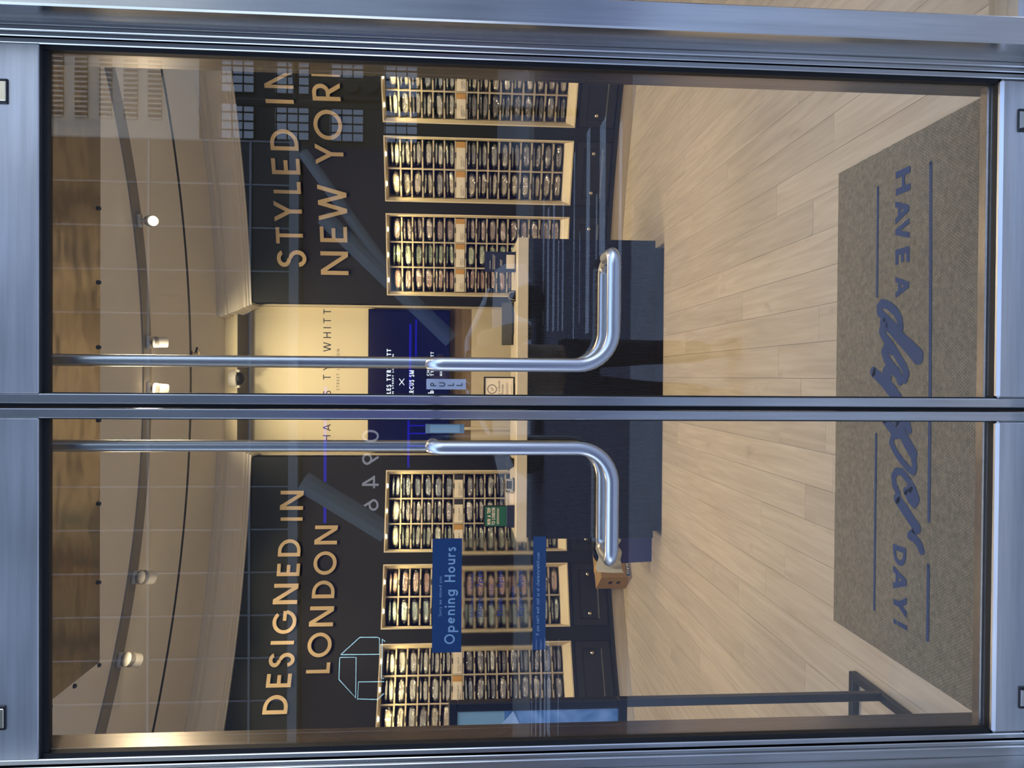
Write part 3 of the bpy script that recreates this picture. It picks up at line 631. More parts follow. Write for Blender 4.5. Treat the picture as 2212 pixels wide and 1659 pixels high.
# per rack, columns in local order (from the viewer's left to right): colour high up, colour low down
PAL = {0: [('pink', 'pink'), ('mint', 'mint'), ('mauve', 'mauve')], 1: [('cream', 'beige'), ('white', 'grey')], 2: [('white', 'slate'), ('cream', 'beige'), ('white', 'white')],
       3: [('sage', 'sage'), ('lilac', 'lilac'), ('blue', 'grey')], 4: [('aqua', 'aqua'), ('pink', 'pink')], 5: [('cream', 'beige'), ('white', 'grey'), ('white', 'slate')]}
def colname(ri, ci, n):
    if n == 2: return ('niche-side column' if (ci == 0) == (ri < 3) else 'far-side column')
    if ci == 1: return 'middle column'
    return 'niche-side column' if (ci == 0) == (ri < 3) else 'far-side column'
rnd = random.Random(11); nshirt = 0
GY = .045
def put_shirt(loc, rot, sc, col, label):
    global nshirt
    if nshirt >= 298: return
    nshirt += 1
    e = empty('packaged_shirt', loc, rot[2], label=label, cat='shirt', group='folded shirts packed in clear bags on the rack shelves'); e.rotation_euler = rot
    b = bpy.data.objects.new('folded_shirt', rnd.choice(SH)); COL.objects.link(b); b.parent = e; b.scale = sc
    j = rnd.uniform(.9, 1.08); b.color = (COLS[col][0] * j, COLS[col][1] * j, COLS[col][2] * j, 1)
    g = bpy.data.objects.new('clear_bag', rnd.choice(BG)); COL.objects.link(g); g.parent = e; g.scale = (sc[0], 1, sc[2])
RK = []
for ri, (a0, a1, nc) in enumerate(RACKS):
    am = (a0 + a1) / 2; W_ = 2 * RW * sin(radians((a1 - a0) / 2)); o = arc(am, RW); rz = -radians(am)
    rk = empty('shirt_rack', o, rz, label='cream pigeonhole shirt rack, the ' + RN[ri] + ' lettering', cat='rack', group='shirt racks let into the dark curved wall'); RK.append(rk)
    hx = W_ / 2; gx = hx - .028; gz1 = RZ1 - .026; gz0 = RZ0 + .075; gz1 = gz0 + .115 + 15 * .0986
    fr = MB(); k = 0
    def rect(hx_, z0, z1, y): return [(-hx_, y, z0), (hx_, y, z0), (hx_, y, z1), (-hx_, y, z1)]
    rs = [rect(hx, RZ0, RZ1, .012), rect(hx, RZ0, RZ1, -.016), rect(hx - .011, RZ0 + .011, RZ1 - .010, -.016), rect(hx - .013, RZ0 + .013, RZ1 - .012, -.010), rect(gx, gz0, gz1, GY), rect(gx, gz0, gz1, .37)]
    for r_ in rs: fr.v += [Vector(p) for p in r_]
    for i in range(len(rs) - 1):
        for j in range(4): fr.f.append((4 * i + j, 4 * i + (j + 1) % 4, 4 * i + 4 + (j + 1) % 4, 4 * i + 4 + j))
    obj('rack_frame', fr, 'cream', rk)
    obj('back_panel', MB().box(-gx, gx, .37, .385, gz0, gz1), 'cell', rk)
    cw = 2 * gx / nc
    for c in range(1, nc): obj('divider', MB().box(-.0065, .0065, GY - .004, .37, gz0, gz1), 'shelfedge', rk, loc=(-gx + c * cw, 0, 0))
    zs = [gz1, gz1 - .115] + [gz1 - .115 - .0986 * i for i in range(1, 15)] + [gz0]
    shm = tabm = None
    for c in range(nc):
        xc = -gx + (c + .5) * cw
        # lamp under the head of each column
        pk = obj('rack_lamp', MB().rbox(-.017, .017, -.010, .006, -.008, .004, .002), 'lampglow', rk, loc=(xc, -.006, RZ1 - .017))
        L = bpy.data.lights.new('rack_lamp_light', 'SPOT'); L.energy = 6.5; L.color = (1, .78, .36); L.spot_size = radians(125); L.spot_blend = .9; L.shadow_soft_size = .03
        lo = bpy.data.objects.new('rack_lamp_light', L); COL.objects.link(lo); lo.parent = rk; lo.location = (xc, -.030, RZ1 - .035)
        lo.rotation_euler = Vector((0, .30, -1)).to_track_quat('-Z', 'Y').to_euler()
        for i in range(1, 16):
            if shm is None:
                s_ = obj('shelf', MB().box(-cw / 2 + .006, cw / 2 - .006, GY - .002, .37, -.0068, .0068), 'shelfedge', rk); shm = s_.data
                t_ = obj('label_holder', MB().box(-.024, .024, GY - .006, GY - .002, -.006, .003), 'darkcard', s_); tabm = t_.data
            else:
                s_ = bpy.data.objects.new('shelf', shm); COL.objects.link(s_); s_.parent = rk
                t_ = bpy.data.objects.new('label_holder', tabm); COL.objects.link(t_); t_.parent = s_
            s_.location = (xc, 0, zs[i])
        # size card in the seventh opening
        z0 = zs[7] + .010; z1 = zs[6] - .008; xa, xb = xc - cw / 2 + .008, xc + cw / 2 - .010; split = xb - (xb - xa) * .22
        bandm = 'orange'
        if ri == 3: bandm = ['orange', 'darkcard', 'darkcard'][c]
        if ri == 5 and c == 2: bandm = 'offwhite'
        cd_ = obj('size_card', MB().rbox(xa, xb, GY - .002, GY + .004, z0, z1, .001), 'offwhite', rk, label='cream size card with a coloured band')
        obj('colour_band', MB().box(split, xb, GY - .0035, GY - .002, z0, z1), bandm, cd_)
        tx = MB(); zc = (z0 + z1) / 2; xl = xa + .02
        word = 'EXTRA SLIM FIT' if ri in (3, 5) else 'SLIM FIT' if ri in (0, 4) else 'CLASSIC FIT'
        text(tx, word, (xl, GY - .0035, zc - .012), X, Z, -Y, .012, .15, .2, 'l')
        for q in range(2): tx.face([(0, 0), (.07 - q * .02, 0), (.07 - q * .02, .002), (0, .002)], (xl, GY - .0035, zc - .023 - q * .007), X, Z)
        obj('lettering', tx, 'ink', cd_)
        obj('acrylic_holder', MB().box(xa - .001, xb + .002, GY - .010, GY - .008, z0 - .004, z1 + .004), 'acrylic', rk)
        # shirts
        for r_ in range(16):
            if r_ == 6: continue
            if ri == 2 and c == 2: continue                                    # behind the jamb
            if ri == 0 and c < 2 and r_ > 12: continue                         # behind the desk
            if ri == 3 and c > 0 and r_ > 12: continue
            if ri == 5 and c == 0 and r_ > 6: continue                         # behind the display stand
            zb = zs[r_ + 1] + .0068; hh = zs[r_] - zs[r_ + 1] - .0136
            hi = PAL[ri][c]; cn = hi[0] if r_ < 7 else hi[1]
            if rnd.random() < .12: cn = rnd.choice(['white', 'grey', 'blue'])if cn in ('white', 'grey', 'slate', 'lilac', 'cream') else cn
            lab = '%s shirt, %s shelf, %s, %s'
            sx = min(1.0, (cw - .02) / .222) * rnd.uniform(.93, 1.0); two = rnd.random() < .47
            t1 = rnd.uniform(.72, .80) if two else rnd.uniform(1.0, 1.13)
            x0 = xc + rnd.uniform(-.008, .008)
            put_shirt(rk.matrix_basis @ Vector((0, 0, 0)) if False else (Matrix.Translation(o) @ Matrix.Rotation(rz, 4, 'Z')) @ Vector((x0, GY + .030 + rnd.uniform(0, .012), zb + .036 * t1)),
                      (rnd.uniform(-.02, .02), rnd.uniform(-.05, .05), rz + rnd.uniform(-.06, .06)), (sx, 1, t1), cn, lab % (('lower bagged ' if two else 'bagged ') + cn, ORD[r_], colname(ri, c, nc), RN[ri]))
            if two:
                put_shirt((Matrix.Translation(o) @ Matrix.Rotation(rz, 4, 'Z')) @ Vector((xc + rnd.uniform(-.006, .006), GY + .016 + rnd.uniform(0, .012), zb + .0675)),
                          (0, rnd.uniform(-.035, .035), rz + rnd.uniform(-.08, .08)), (sx * .97, 1, .36), cn, lab % ('thin upper ' + cn, ORD[r_], colname(ri, c, nc), RN[ri]))
    # drawer unit under the rack
    cb = empty('drawer_unit', o, rz, label='charcoal drawer unit below the ' + RN[ri] + ' lettering', cat='cabinet', group='charcoal drawer units below the shirt racks')
    obj('cabinet_body', MB().box(-hx + .001, hx - .001, .012, .36, .15, RZ0 - .002), 'cab', cb)
    obj('top_moulding', MB().box(-hx, hx, -.006, .02, RZ0 - .022, RZ0 - .012).box(-hx, hx, -.001, .02, RZ0 - .012, RZ0 - .001), 'cab', cb)
    dr = MB(); dz0, dz1 = .165, .475; px_, pz0, pz1 = hx - .060, .235, .415
    ys = (-.004, .016)
    outer = rect(hx - .008, dz0, dz1, ys[0]); ob = rect(hx - .008, dz0, dz1, .012)
    rr = [ob, outer, rect(px_, pz0, pz1, ys[0]), rect(px_ - .010, pz0 + .010, pz1 - .010, .004), rect(px_ - .012, pz0 + .012, pz1 - .012, .009)]
    for q in rr: dr.v += [Vector(p) for p in q]
    for i in range(len(rr) - 1):
        for j in range(4): dr.f.append((4 * i + j, 4 * i + (j + 1) % 4, 4 * i + 4 + (j + 1) % 4, 4 * i + 4 + j))
    kk = 4 * (len(rr) - 1); dr.f.append((kk, kk + 1, kk + 2, kk + 3))
    df = obj('drawer', dr, 'cab', cb)
    kx = {2: (-.170, .178), 3: (-.27, .27)}[nc]
    for x_ in kx:
        rot = Matrix.Rotation(radians(90), 4, 'X')
        obj('knob', MB().lathe([(.0055, 0), (.006, .010), (.015, .014), (.017, .021), (.013, .027), (.004, .030)], (x_, .009, .325), 16, rot), 'knob', df, smooth=True)

# ================================================================== WALL LETTERING
GOLD = 'raised gold letters on the dark curved wall'
def wall_word(word, spec, phrase, hgt, t):
    names = ['first', 'second', 'third', 'fourth', 'fifth', 'sixth', 'seventh', 'eighth']
    for i, (ch, (xt, xb, ya, yb)) in enumerate(zip(word, spec)):
        r = RW - .022; pl_ = atwall(xb, yb, r); pr_ = atwall(xb, ya, r); c = (pl_ + pr_) / 2; a = ang(c)
        top_ = atwall(xt, (ya + yb) / 2, r); h = top_.z - c.z; wd = (pr_ - pl_).length
        rt_ = Vector((cos(radians(a)), -sin(radians(a)), 0)); out = -Vector((sin(radians(a)), cos(radians(a)), 0))
        gw, st = glyph(ch, t); sx = wd / (gw * h) if ch != 'I' else 1; e = MB()
        for k in st:
            for i_, p in enumerate(stroke_polys(k, t)): e.prism([((px - gw / 2) * h * sx, py * h) for px, py in p], (0, 0, 0), X, Z, -Y, 0, .020 + (len(e.f) % 7) * 4e-5)
        oo = obj('gold_letter', e, 'gold', loc=tuple(c), rot=(0, 0, -radians(a)))
        tag(oo, 'raised gold letter %s, %s of %s' % (ch, names[i], phrase), 'letter', GOLD)
def sp(x0, y0, s, rows): return [(x0 + a / s, x0 + b / s, y0 + c / s, y0 + d / s) for a, b, c, d in rows]   # (top, base, right edge, left edge)
S1 = 3.317
wall_word('STYLED', sp(560, 120, S1, [(130, 328, 1395, 1515), (123, 315, 1232, 1348), (110, 308, 1042, 1192), (105, 300, 905, 990), (92, 295, 740, 852), (80, 280, 530, 680)]), 'STYLED', .25, .135)
wall_word('IN', sp(560, 120, S1, [(50, 250, 315, 345), (35, 243, 95, 235)]), 'IN after STYLED', .25, .135)
wall_word('NEW', sp(560, 120, S1, [(443, 640, 1405, 1572), (438, 632, 1228, 1338), (424, 630, 925, 1185)]), 'NEW', .25, .135)
wall_word('YORK', sp(560, 120, S1, [(405, 605, 632, 782), (392, 597, 390, 605), (382, 582, 195, 325), (372, 575, 20, 150)]), 'YORK', .25, .135)
S2 = 2.963
wall_word('DESIGNED', sp(560, 1040, S2, [(30, 187, 1368, 1490), (50, 208, 1232, 1318), (65, 218, 1098, 1188), (77, 225, 1020, 1045), (88, 240, 830, 975), (95, 250, 655, 785), (117, 262, 527, 605), (125, 268, 370, 480)]), 'DESIGNED', .21, .15)
wall_word('IN', sp(560, 1040, S2, [(140, 280, 230, 252), (138, 285, 60, 182)]), 'IN after DESIGNED', .21, .15)
wall_word('LONDON', sp(560, 1040, S2, [(305, 455, 1160, 1228), (312, 465, 968, 1125), (325, 478, 800, 928), (342, 485, 635, 747), (350, 497, 448, 597), (358, 502, 282, 403)]), 'LONDON', .21, .15)

# logo lettering on the niche wall, screen below it
yb_ = YB - .002
p = aty(714.5, 821, yb_); q0 = aty(714, 668, yb_).x; q1 = aty(714, 976, yb_).x
lg = MB(); text(lg, 'CHARLES TYRWHITT', (0, 0, 0), X, Z, -Y, aty(698, 821, yb_).z - p.z, .12, .5, 'c', fit=q0 - q1)
p2 = aty(733, 820, yb_); text(lg, 'JERMYN STREET LONDON', (0, .0, p2.z - p.z), X, Z, -Y, .026, .12, .5, 'c', fit=aty(733, 752, yb_).x - aty(733, 888, yb_).x)
obj('wall_lettering', lg, 'ink', loc=((q0 + q1) / 2, yb_, p.z), label='dark logo lettering printed on the cream niche wall', cat='lettering')
sx0, sx1 = nxl + .02, nx - .015; sz1 = aty(795, 800, 5.5).z; sz0 = aty(972, 800, 5.5).z
tv = empty('display_screen', ((sx0 + sx1) / 2, 5.52, (sz0 + sz1) / 2), label='wide dark blue display screen mounted in the niche', cat='screen'); O = tv.location
def rel(mb, O): mb.v = [v - O for v in mb.v]; return mb
obj('screen_case', rel(MB().rbox(sx0, sx1, 5.50, 5.59, sz0, sz1, .004), O), 'blackp', tv)
obj('screen_panel', rel(MB().box(sx0 + .008, sx1 - .008, 5.497, 5.50, sz0 + .008, sz1 - .008), O), 'screen', tv)
st = MB(); ys_ = 5.495
def stext(s, xb, xt, ya, yb, t=.2, gap=.2):
    p = aty(xb, (ya + yb) / 2, ys_); text(st, s, p, X, Z, -Y, aty(xt, (ya + yb) / 2, ys_).z - p.z, t, gap, 'c', fit=aty(xb, ya, ys_).x - aty(xb, yb, ys_).x)
stext('CHARLES TYRWHITT', 844.5, 835, 754, 890, .22); stext('JERMYN STREET LONDON', 850.5, 847, 765, 879)
stext('*', 875, 857, 816, 834, .09); stext('MARCUS SM', 894, 884, 800, 867, .2)
stext('CHARLES', 928, 922, 772, 812, .2); stext('TYRWHITT', 937, 930, 760, 812, .2); stext('by', 937, 925, 836, 850, .2); stext('MARCUS SM', 955, 950, 772, 812, .2)
obj('screen_text', rel(st, O), 'screentext', tv)
obj('trim_17', MB().box(nxl, nx, 5.565, YB, aty(1018, 800, 5.56).z, sz0), mat('brown_board', (.20, .14, .08), .5), kind='structure', label='brown board under the niche screen')
# wall panelling under the screen
obj('trim_15', MB().box(nxl, nx, 5.56, YB, 0, aty(1018, 800, 5.56).z), 'cream', kind='structure', label='cream panel under the niche screen')
obj('trim_16', MB().box(nxl + .02, nxl + .05, 5.53, 5.56, 0, sz0).box(nxl + .23, nxl + .26, 5.53, 5.56, 0, sz0), 'cream', kind='structure', label='cream battens under the niche screen')
# dome camera on the bulkhead
p = aty(512, 818, 5.19)
DS = 1.25
dc = empty('dome_camera', (p.x, 5.155, 3.60), label='small white dome security camera under the niche bulkhead', cat='camera')
obj('mount', MB().rbox(-.02, .02, .02, .06, .0, .055, .004).lathe([(.03, .05), (.062, .046), (.066, .03), (.066, -.01), (.060, -.014)], (0, 0, 0), 28), 'white', dc, smooth=True)
obj('dome', MB().lathe([(.052, -.012)] + [(.052 * cos(t), -.014 - .052 * sin(t)) for t in [pi / 2 * i / 8 for i in range(1, 8)]] + [(.003, -.066)], (0, 0, 0), 24), 'blackp', dc, smooth=True)
dc.scale = (DS, DS, DS)
for sgn in (-1, 1): obj('ear', MB().rbox(-.010, .010, -.03, .0, -.03, .0, .003), 'white', dc, loc=(sgn * .058, 0, 0))
# sprinkler by the slot
p = atz(414, 763, ZC)
sk = empty('sprinkler', (p.x, p.y, ZC), label='small sprinkler head beside the black ceiling slot', cat='sprinkler')
obj('body', MB().lathe([(.02, 0), (.02, -.012), (.009, -.016), (.009, -.05), (.016, -.052), (.016, -.058)], (0, 0, 0), 16), 'knob', sk, smooth=True)
obj('bracket', MB().tube([(0, 0, -.03), (.05, .0, -.045)], .008, 8), 'blackp', sk)
# track spotlights: (px,py), aim, lit-facing
def spot(px, py, aim, power, lab, r=.036, deg=55, glow=True, body='white'):
    p = atz(px, py, ZC - .05); b = (p.xy - C2); a = math.degrees(atan2(b.x, b.y)); q = arc2(a, 3.71, ZC)
    e = empty('track_spotlight', q, -radians(a), label=lab, cat='spotlight', group='spotlights on the curved ceiling track')
    obj('stem', MB().rbox(-.045, .045, -.025, .025, -.035, -.012, .004).tube([(0, 0, -.03), (0, 0, -.085)], .012, 10), body, e)
    hp = Vector(q) + Vector((0, 0, -.10)); d = (Vector(aim) - hp).normalized(); rot = (Matrix.Rotation(radians(a), 3, 'Z') @ d.to_track_quat('Z', 'Y').to_matrix()).to_4x4()
    h = obj('lamp_head', MB().lathe([(.022, -.055), (r * .95, -.045), (r, -.02), (r, .045), (r * .92, .045), (r * .85, .032)], (0, 0, -.10), 24, rot), body, e, smooth=True)
    for k in range(3):
        obj('cooling_fin', MB().lathe([(r * 1.06, -.003), (r * 1.06, .003)], rot @ Vector((0, 0, -.042 + k * .010)) + Vector((0, 0, -.10)), 20, rot), 'track', h)
    obj('lens', MB().lathe([(r * .82, .034), (r * .82, .037)], (0, 0, -.10), 20, rot), 'lampglow' if glow else 'white', h)
    if power: light('spot_light', 'SPOT', hp + d * .075, aim, power, (1.0, .80, .52), .03, deg, .55)
WA = lambda a, z: tuple(arc(a, RW, z))
spot(318, 475, (.35, -.5, .9), 60, 'lit spotlight glowing towards the doors near the STYLED end', glow=True, deg=70)
spot(318, 740, WA(4, 1.2), 14, 'spotlight right of centre on the ceiling track, aimed at the niche', deg=75, glow=True)
spot(317, 840, WA(-3, 1.2), 14, 'spotlight aimed straight at the niche, behind the door stiles', deg=75)
spot(284, 1243, WA(-20, 2.6), 48, 'spotlight with cooling fins lighting the word LONDON', r=.045, deg=52)
spot(254, 1420, WA(-29, 2.6), 48, 'spotlight with cooling fins nearest the far end of the track', r=.045, deg=52)
for a, pw_ in ((14, 20), (24, 20), (33, 18), (-12, 26)):                     # extra spots along the track without heads, lighting the dark wall
    q = arc2(a, 3.62, 3.60); light('spot_light', 'SPOT', q, WA(a, 2.4), pw_, (1.0, .80, .52), .03, 46, .7)
for a in (-29.5, -21, -13, 13, 21, 29.5):                                      # added spots without heads, put in to brighten the racks
    q = arc2(a * .93, 3.3, 3.62); light('spot_light', 'SPOT', q, WA(a, 1.35), 42, (1.0, .82, .56), .025, 52, .8)
for x in (-.32, .30):                                                          # lamps in the ceiling slot wash the niche from close by
    light('niche_light', 'SPOT', (x, 4.36, 3.705), (x * .8, 5.7, 2.2), 62, (1.0, .82, .52), .03, 110, .9)
# light that falls on floor and desk front
for x, y, ax, ay, pw_ in ((-1.2, 2.6, -.6, 2.9, 90), (1.2, 2.7, .9, 3.6, 90), (1.9, 2.2, 2.0, 4.0, 70), (-2.1, 2.0, -2.3, 3.4, 70), (0, 2.1, 0, 2.9, 55)):
    light('spot_light', 'SPOT', (x, y, 3.62), (ax, ay, 0), pw_, WARM, .05, 70, .9)
# ================================================================== DESK AND WHAT STANDS ON IT
DY = 3.49
dx0, dx1 = aty(1140, 1166, DY).x, aty(1140, 513, DY).x
dz_t = aty(1116, 840, DY).z; dz_b = aty(1140, 840, DY).z
desk = empty('reception_desk', ((dx0 + dx1) / 2, DY + .33, 0), label='fluted navy reception desk with a thick cream worktop, facing the doors', cat='desk'); O = desk.location
n = 186; zb0 = .072; fl_ = MB(); bx0, bx1 = dx0 + .004, dx1 - .004; pitch = (bx1 - bx0) / n
for i in range(n):
    xa = bx0 + i * pitch; k = len(fl_.v)
    for q, d in ((0, .0), (.12, .0045), (.5, .006), (.88, .0045)):
        for z in (zb0, dz_b): fl_.v.append(Vector((xa + q * pitch, DY + .008 - d, z)))
    for j in range(3): fl_.f.append((k + 2 * j, k + 2 * j + 2, k + 2 * j + 3, k + 2 * j + 1))
    fl_.v += [Vector((xa + pitch, DY + .008, zb0)), Vector((xa + pitch, DY + .008, dz_b))]; fl_.f.append((k + 6, k + 8, k + 9, k + 7))
o_ = obj('fluted_front', rel(fl_, O), 'navy', desk, kind='stuff')
obj('desk_body', rel(MB().rbox(bx0, bx1, DY + .008, DY + .62, zb0, dz_b, .002), O), 'navy', desk)
obj('plinth', rel(MB().box(bx0 + .05, bx1 - .05, DY + .030, DY + .56, 0, zb0), O), 'navy', desk)
obj('worktop', rel(MB().rbox(dx0, dx1, DY - .004, DY + .66, dz_b, dz_t, .004), O), 'top', desk)
zt_ = dz_t
def stand_at(px, py, y=None):
    return atz(px, py, zt_)
def xof(py, yy, px=1105): return aty(px, py, yy).x
def zof(px, yy, py=820): return aty(px, py, yy).z
# navy upright card holder near the STYLED end (its code panel is left out)
yy = DY + .20; x0, x1 = xof(588, yy), xof(544, yy); zt1 = zof(1047, yy, 566)
e = empty('card_holder', ((x0 + x1) / 2, yy, zt_), label='navy upright card in a stand on the worktop end under STYLED', cat='sign holder'); O = e.location
obj('navy_card', rel(MB().rbox(x0, x1, yy, yy + .008, zt_ + .006, zt1, .0015), O), 'navycard', e)
obj('foot', rel(MB().rbox(x0 + .002, x1 - .002, yy - .045, yy + .045, zt_, zt_ + .006, .002), O), 'blackp', e)
l_ = MB()
for k, (u0, u1, zz) in enumerate(((.15, .55, .82), (.12, .86, .72), (.12, .80, .67), (.3, .62, .48), (.3, .58, .44))):
    l_.box(x0 + (x1 - x0) * u0, x0 + (x1 - x0) * u1, yy - .0006, yy, zt_ + (zt1 - zt_) * zz, zt_ + (zt1 - zt_) * zz + .004)
obj('printed_line', rel(l_, O), 'white', e)
obj('white_pocket', rel(MB().rbox(x0 + (x1 - x0) * .16, x1 - (x1 - x0) * .16, yy - .012, yy - .004, zt_ + .006, zt_ + (zt1 - zt_) * .30, .001), O), 'offwhite', e)
# brass and black clip by the sign
yy = DY + .16; x0, x1 = xof(651, yy), xof(627, yy); zq = zof(1100, yy, 640)
e = empty('card_clip', ((x0 + x1) / 2, yy, zt_), label='small black and brass card clip between the navy card and the payment screen', cat='clip'); O = e.location
obj('block', rel(MB().rbox(x0, x1, yy, yy + .03, zt_, zq, .004), O), 'blackp', e); obj('brass_clip', rel(MB().tube([(x0 + .01, yy - .004, zt_ + .01), (x0 + .02, yy - .01, zq + .006), (x1 - .02, yy - .01, zq + .002), (x1 - .01, yy - .004, zt_ + .015)], .004, 8), O), 'knob', e, smooth=True)
# black point-of-sale terminal, seen from its back
yy = DY + .30; x0, x1 = xof(745, yy), xof(652, yy); zq = zof(1087, yy, 700)
e = empty('sales_terminal', ((x0 + x1) / 2, yy, zt_), label='low black sales terminal tilted back on the worktop', cat='terminal'); O = e.location
obj('base', rel(MB().rbox(x0 + .08, x1 - .08, yy, yy + .16, zt_, zt_ + .02, .004), O), 'blackp', e)
mt_ = Matrix.Translation(((x0 + x1) / 2, yy + .02, zt_ + .012)) @ Matrix.Rotation(radians(-28), 4, 'X')
obj('screen_shell', rel(MB().rbox(-(x1 - x0) / 2, (x1 - x0) / 2, 0, .022, .0, (zq - zt_) * 1.1, .004, mt_), O), 'blackp', e)
obj('cable', rel(MB().tube(bend([(x1 - .05, yy - .01, zt_ + .01), (x1 + .02, yy - .03, zt_ + .006), (x1 + .05, yy + .03, zt_ + .006), (x1 + .09, yy - .02, zt_ + .03)], .01, 4), .004, 8), O), 'blackp', e, smooth=True)
# framed promise card in the middle
yy = DY + .14; x0, x1 = xof(868, yy), xof(814, yy); zt1 = zof(1046, yy, 835)
e = empty('framed_card', ((x0 + x1) / 2, yy, zt_), label='black framed cream promise card with a round tick emblem, by the door stiles', cat='sign'); O = e.location
mt_ = Matrix.Translation(((x0 + x1) / 2, yy, zt_ + .004)) @ Matrix.Rotation(radians(-4), 4, 'X'); hw, hh_ = (x1 - x0) / 2, zt1 - zt_
fr = MB()
for b in ((-hw, hw, 0, .012, 0, .012), (-hw, hw, 0, .012, hh_ - .012, hh_), (-hw, -hw + .01, 0, .012, .012, hh_ - .012), (hw - .01, hw, 0, .012, .012, hh_ - .012)): fr.rbox(*b, .002, mt_)
obj('frame', rel(fr, O), 'blackp', e); obj('card', rel(MB().box(-hw + .01, hw - .01, .004, .008, .012, hh_ - .012, mt_), O), 'offwhite', e)
t_ = MB(); ux = X; uy = (mt_.to_3x3() @ Z); un = (mt_.to_3x3() @ -Y); cc_ = mt_ @ Vector((0, .0035, hh_ * .73))
for p in stroke_polys(('A', 0, 0, .033, .033, 0, 360), .005): t_.face(p, cc_, ux, uy)
for a, b in (((-.010, .0), (-.003, -.009)), ((-.003, -.009), (.012, .011))):
    for p in stroke_polys(('L', [a, b]), .004): t_.face(p, cc_, ux, uy)
text(t_, 'Our 6-Month', mt_ @ Vector((0, .0035, hh_ * .47)), ux, uy, un, .017, .12, .12); text(t_, 'Promise', mt_ @ Vector((0, .0035, hh_ * .36)), ux, uy, un, .017, .12, .12)
for q, wq in ((.27, .10), (.24, .10), (.21, .09), (.10, .07)): t_.face([(-wq / 2, 0), (wq / 2, 0), (wq / 2, .0015), (-wq / 2, .0015)], mt_ @ Vector((0, .0035, hh_ * q)), ux, uy)
obj('lettering', rel(t_, O), 'ink', e)
obj('easel_foot', rel(MB().rbox(-.04, .04, .012, .09, 0, .004, .001, Matrix.Translation(((x0 + x1) / 2, yy, zt_))), O), 'blackp', e)
# cable heap, small stands, tag box at the DESIGNED side
yy = DY + .22
e = empty('black_cable', (xof(995, yy), yy, zt_), label='loop of black cable lying on the worktop beside the door pull', cat='cable')
pts = [(.08 * cos(t) * (1 - t / 30), .05 * sin(t), .008 + .045 * abs(sin(t * .7))) for t in [i * .45 for i in range(26)]]
obj('cable_loop', MB().tube(pts, .005, 8), 'blackp', e, smooth=True)
obj('scanner_body', MB().rbox(-.05, .02, -.02, .02, .0, .05, .008), 'blackp', e)
yy = DY + .15; x0, x1 = xof(1061, yy), xof(1033, yy)
e = empty('phone_stand', ((x0 + x1) / 2, yy, zt_), label='small silver and black phone stand on the worktop', cat='stand'); O = e.location
obj('base', rel(MB().rbox(x0, x1, yy - .03, yy + .05, zt_, zt_ + .01, .004), O), 'blackp', e); mt_ = Matrix.Translation(((x0 + x1) / 2, yy - .02, zt_ + .01)) @ Matrix.Rotation(radians(-18), 4, 'X')
obj('back_rest', rel(MB().rbox(-.045, .045, 0, .008, 0, .060, .003, mt_), O), 'tube', e); obj('screen', rel(MB().box(-.030, .030, -.002, 0, .012, .052, mt_), O), 'blackp', e)
yy = DY + .12; x0, x1 = xof(1093, yy), xof(1066, yy)
e = empty('tag_box', ((x0 + x1) / 2, yy, zt_), label='small white box of tags on the worktop beside the green sign', cat='box'); O = e.location
obj('box_body', rel(MB().rbox(x0, x1, yy, yy + .07, zt_, zof(1096, yy, 1080), .003), O), 'offwhite', e); obj('lid', rel(MB().rbox(x0 - .002, x1 + .002, yy - .002, yy + .072, zof(1096, yy, 1080) - .012, zof(1094, yy, 1080), .002), O), 'white', e)
yy = DY + .12; x0, x1 = xof(1138, yy), xof(1092, yy); zt1 = zof(1045, yy, 1115)
e = empty('green_sign', ((x0 + x1) / 2, yy, zt_), label='green trip prize sign in a black frame on the worktop', cat='sign'); O = e.location
obj('frame', rel(MB().rbox(x0, x1, yy, yy + .012, zt_ + .05, zt1, .002), O), 'blackp', e)
obj('green_print', rel(MB().box(x0 + .006, x1 - .006, yy - .001, yy, zt_ + .058, zt1 - .008), O), 'green', e)
obj('navy_holder', rel(MB().rbox(x0 - .005, x1 + .002, yy - .012, yy + .03, zt_, zt_ + .060, .003), O), 'navycard', e)
t_ = MB(); xm = (x0 + x1) / 2
text(t_, 'WIN A TRIP', (xm, yy - .002, zt1 - .052), X, Z, -Y, .026, .2, .14, fit=(x1 - x0) * .8); text(t_, 'TO LONDON', (xm, yy - .002, zt1 - .086), X, Z, -Y, .026, .2, .14, fit=(x1 - x0) * .8)
for q in range(2): t_.face([(-.06, 0), (.06, 0), (.06, .004), (-.06, .004)], (xm, yy - .002, zt1 - .104 - q * .010), X, Z)
obj('lettering', rel(t_, O), 'offwhite', e)
# ---- bin with its liner, cardboard box
by = 3.80; bw0, bw1 = aty(1400, 1213, by).x, -1.10; bzt = .42
e = empty('recycling_bin', ((bw0 + bw1) / 2, by + .12, 0), label='blue plastic recycling bin with a white liner beside the navy desk', cat='bin'); O = e.location
bn = MB(); 
def taper(mb, x0, x1, y0, y1, z0, z1, g, c=.0):
    vs = [(x0, y0, z0), (x1, y0, z0), (x1, y1, z0), (x0, y1, z0), (x0 - g, y0 - g, z1), (x1 + g, y0 - g, z1), (x1 + g, y1 + g, z1), (x0 - g, y1 + g, z1)]
    return mb.add(vs, [(0, 3, 2, 1), (0, 1, 5, 4), (1, 2, 6, 5), (2, 3, 7, 6), (3, 0, 4, 7)])
taper(bn, bw0, bw1, by, by + .25, 0, bzt, .015); taper(bn, bw0 + .006, bw1 - .006, by + .006, by + .244, .01, bzt, .015)
obj('bin_shell', rel(bn, O), 'bin', e)
rm = MB().rbox(bw0 - .024, bw1 + .02, by - .024, by - .008, bzt - .02, bzt, .003).rbox(bw0 - .024, bw0 - .008, by - .02, by + .26, bzt - .02, bzt, .003); obj('rim', rel(rm, O), 'blackp', e)
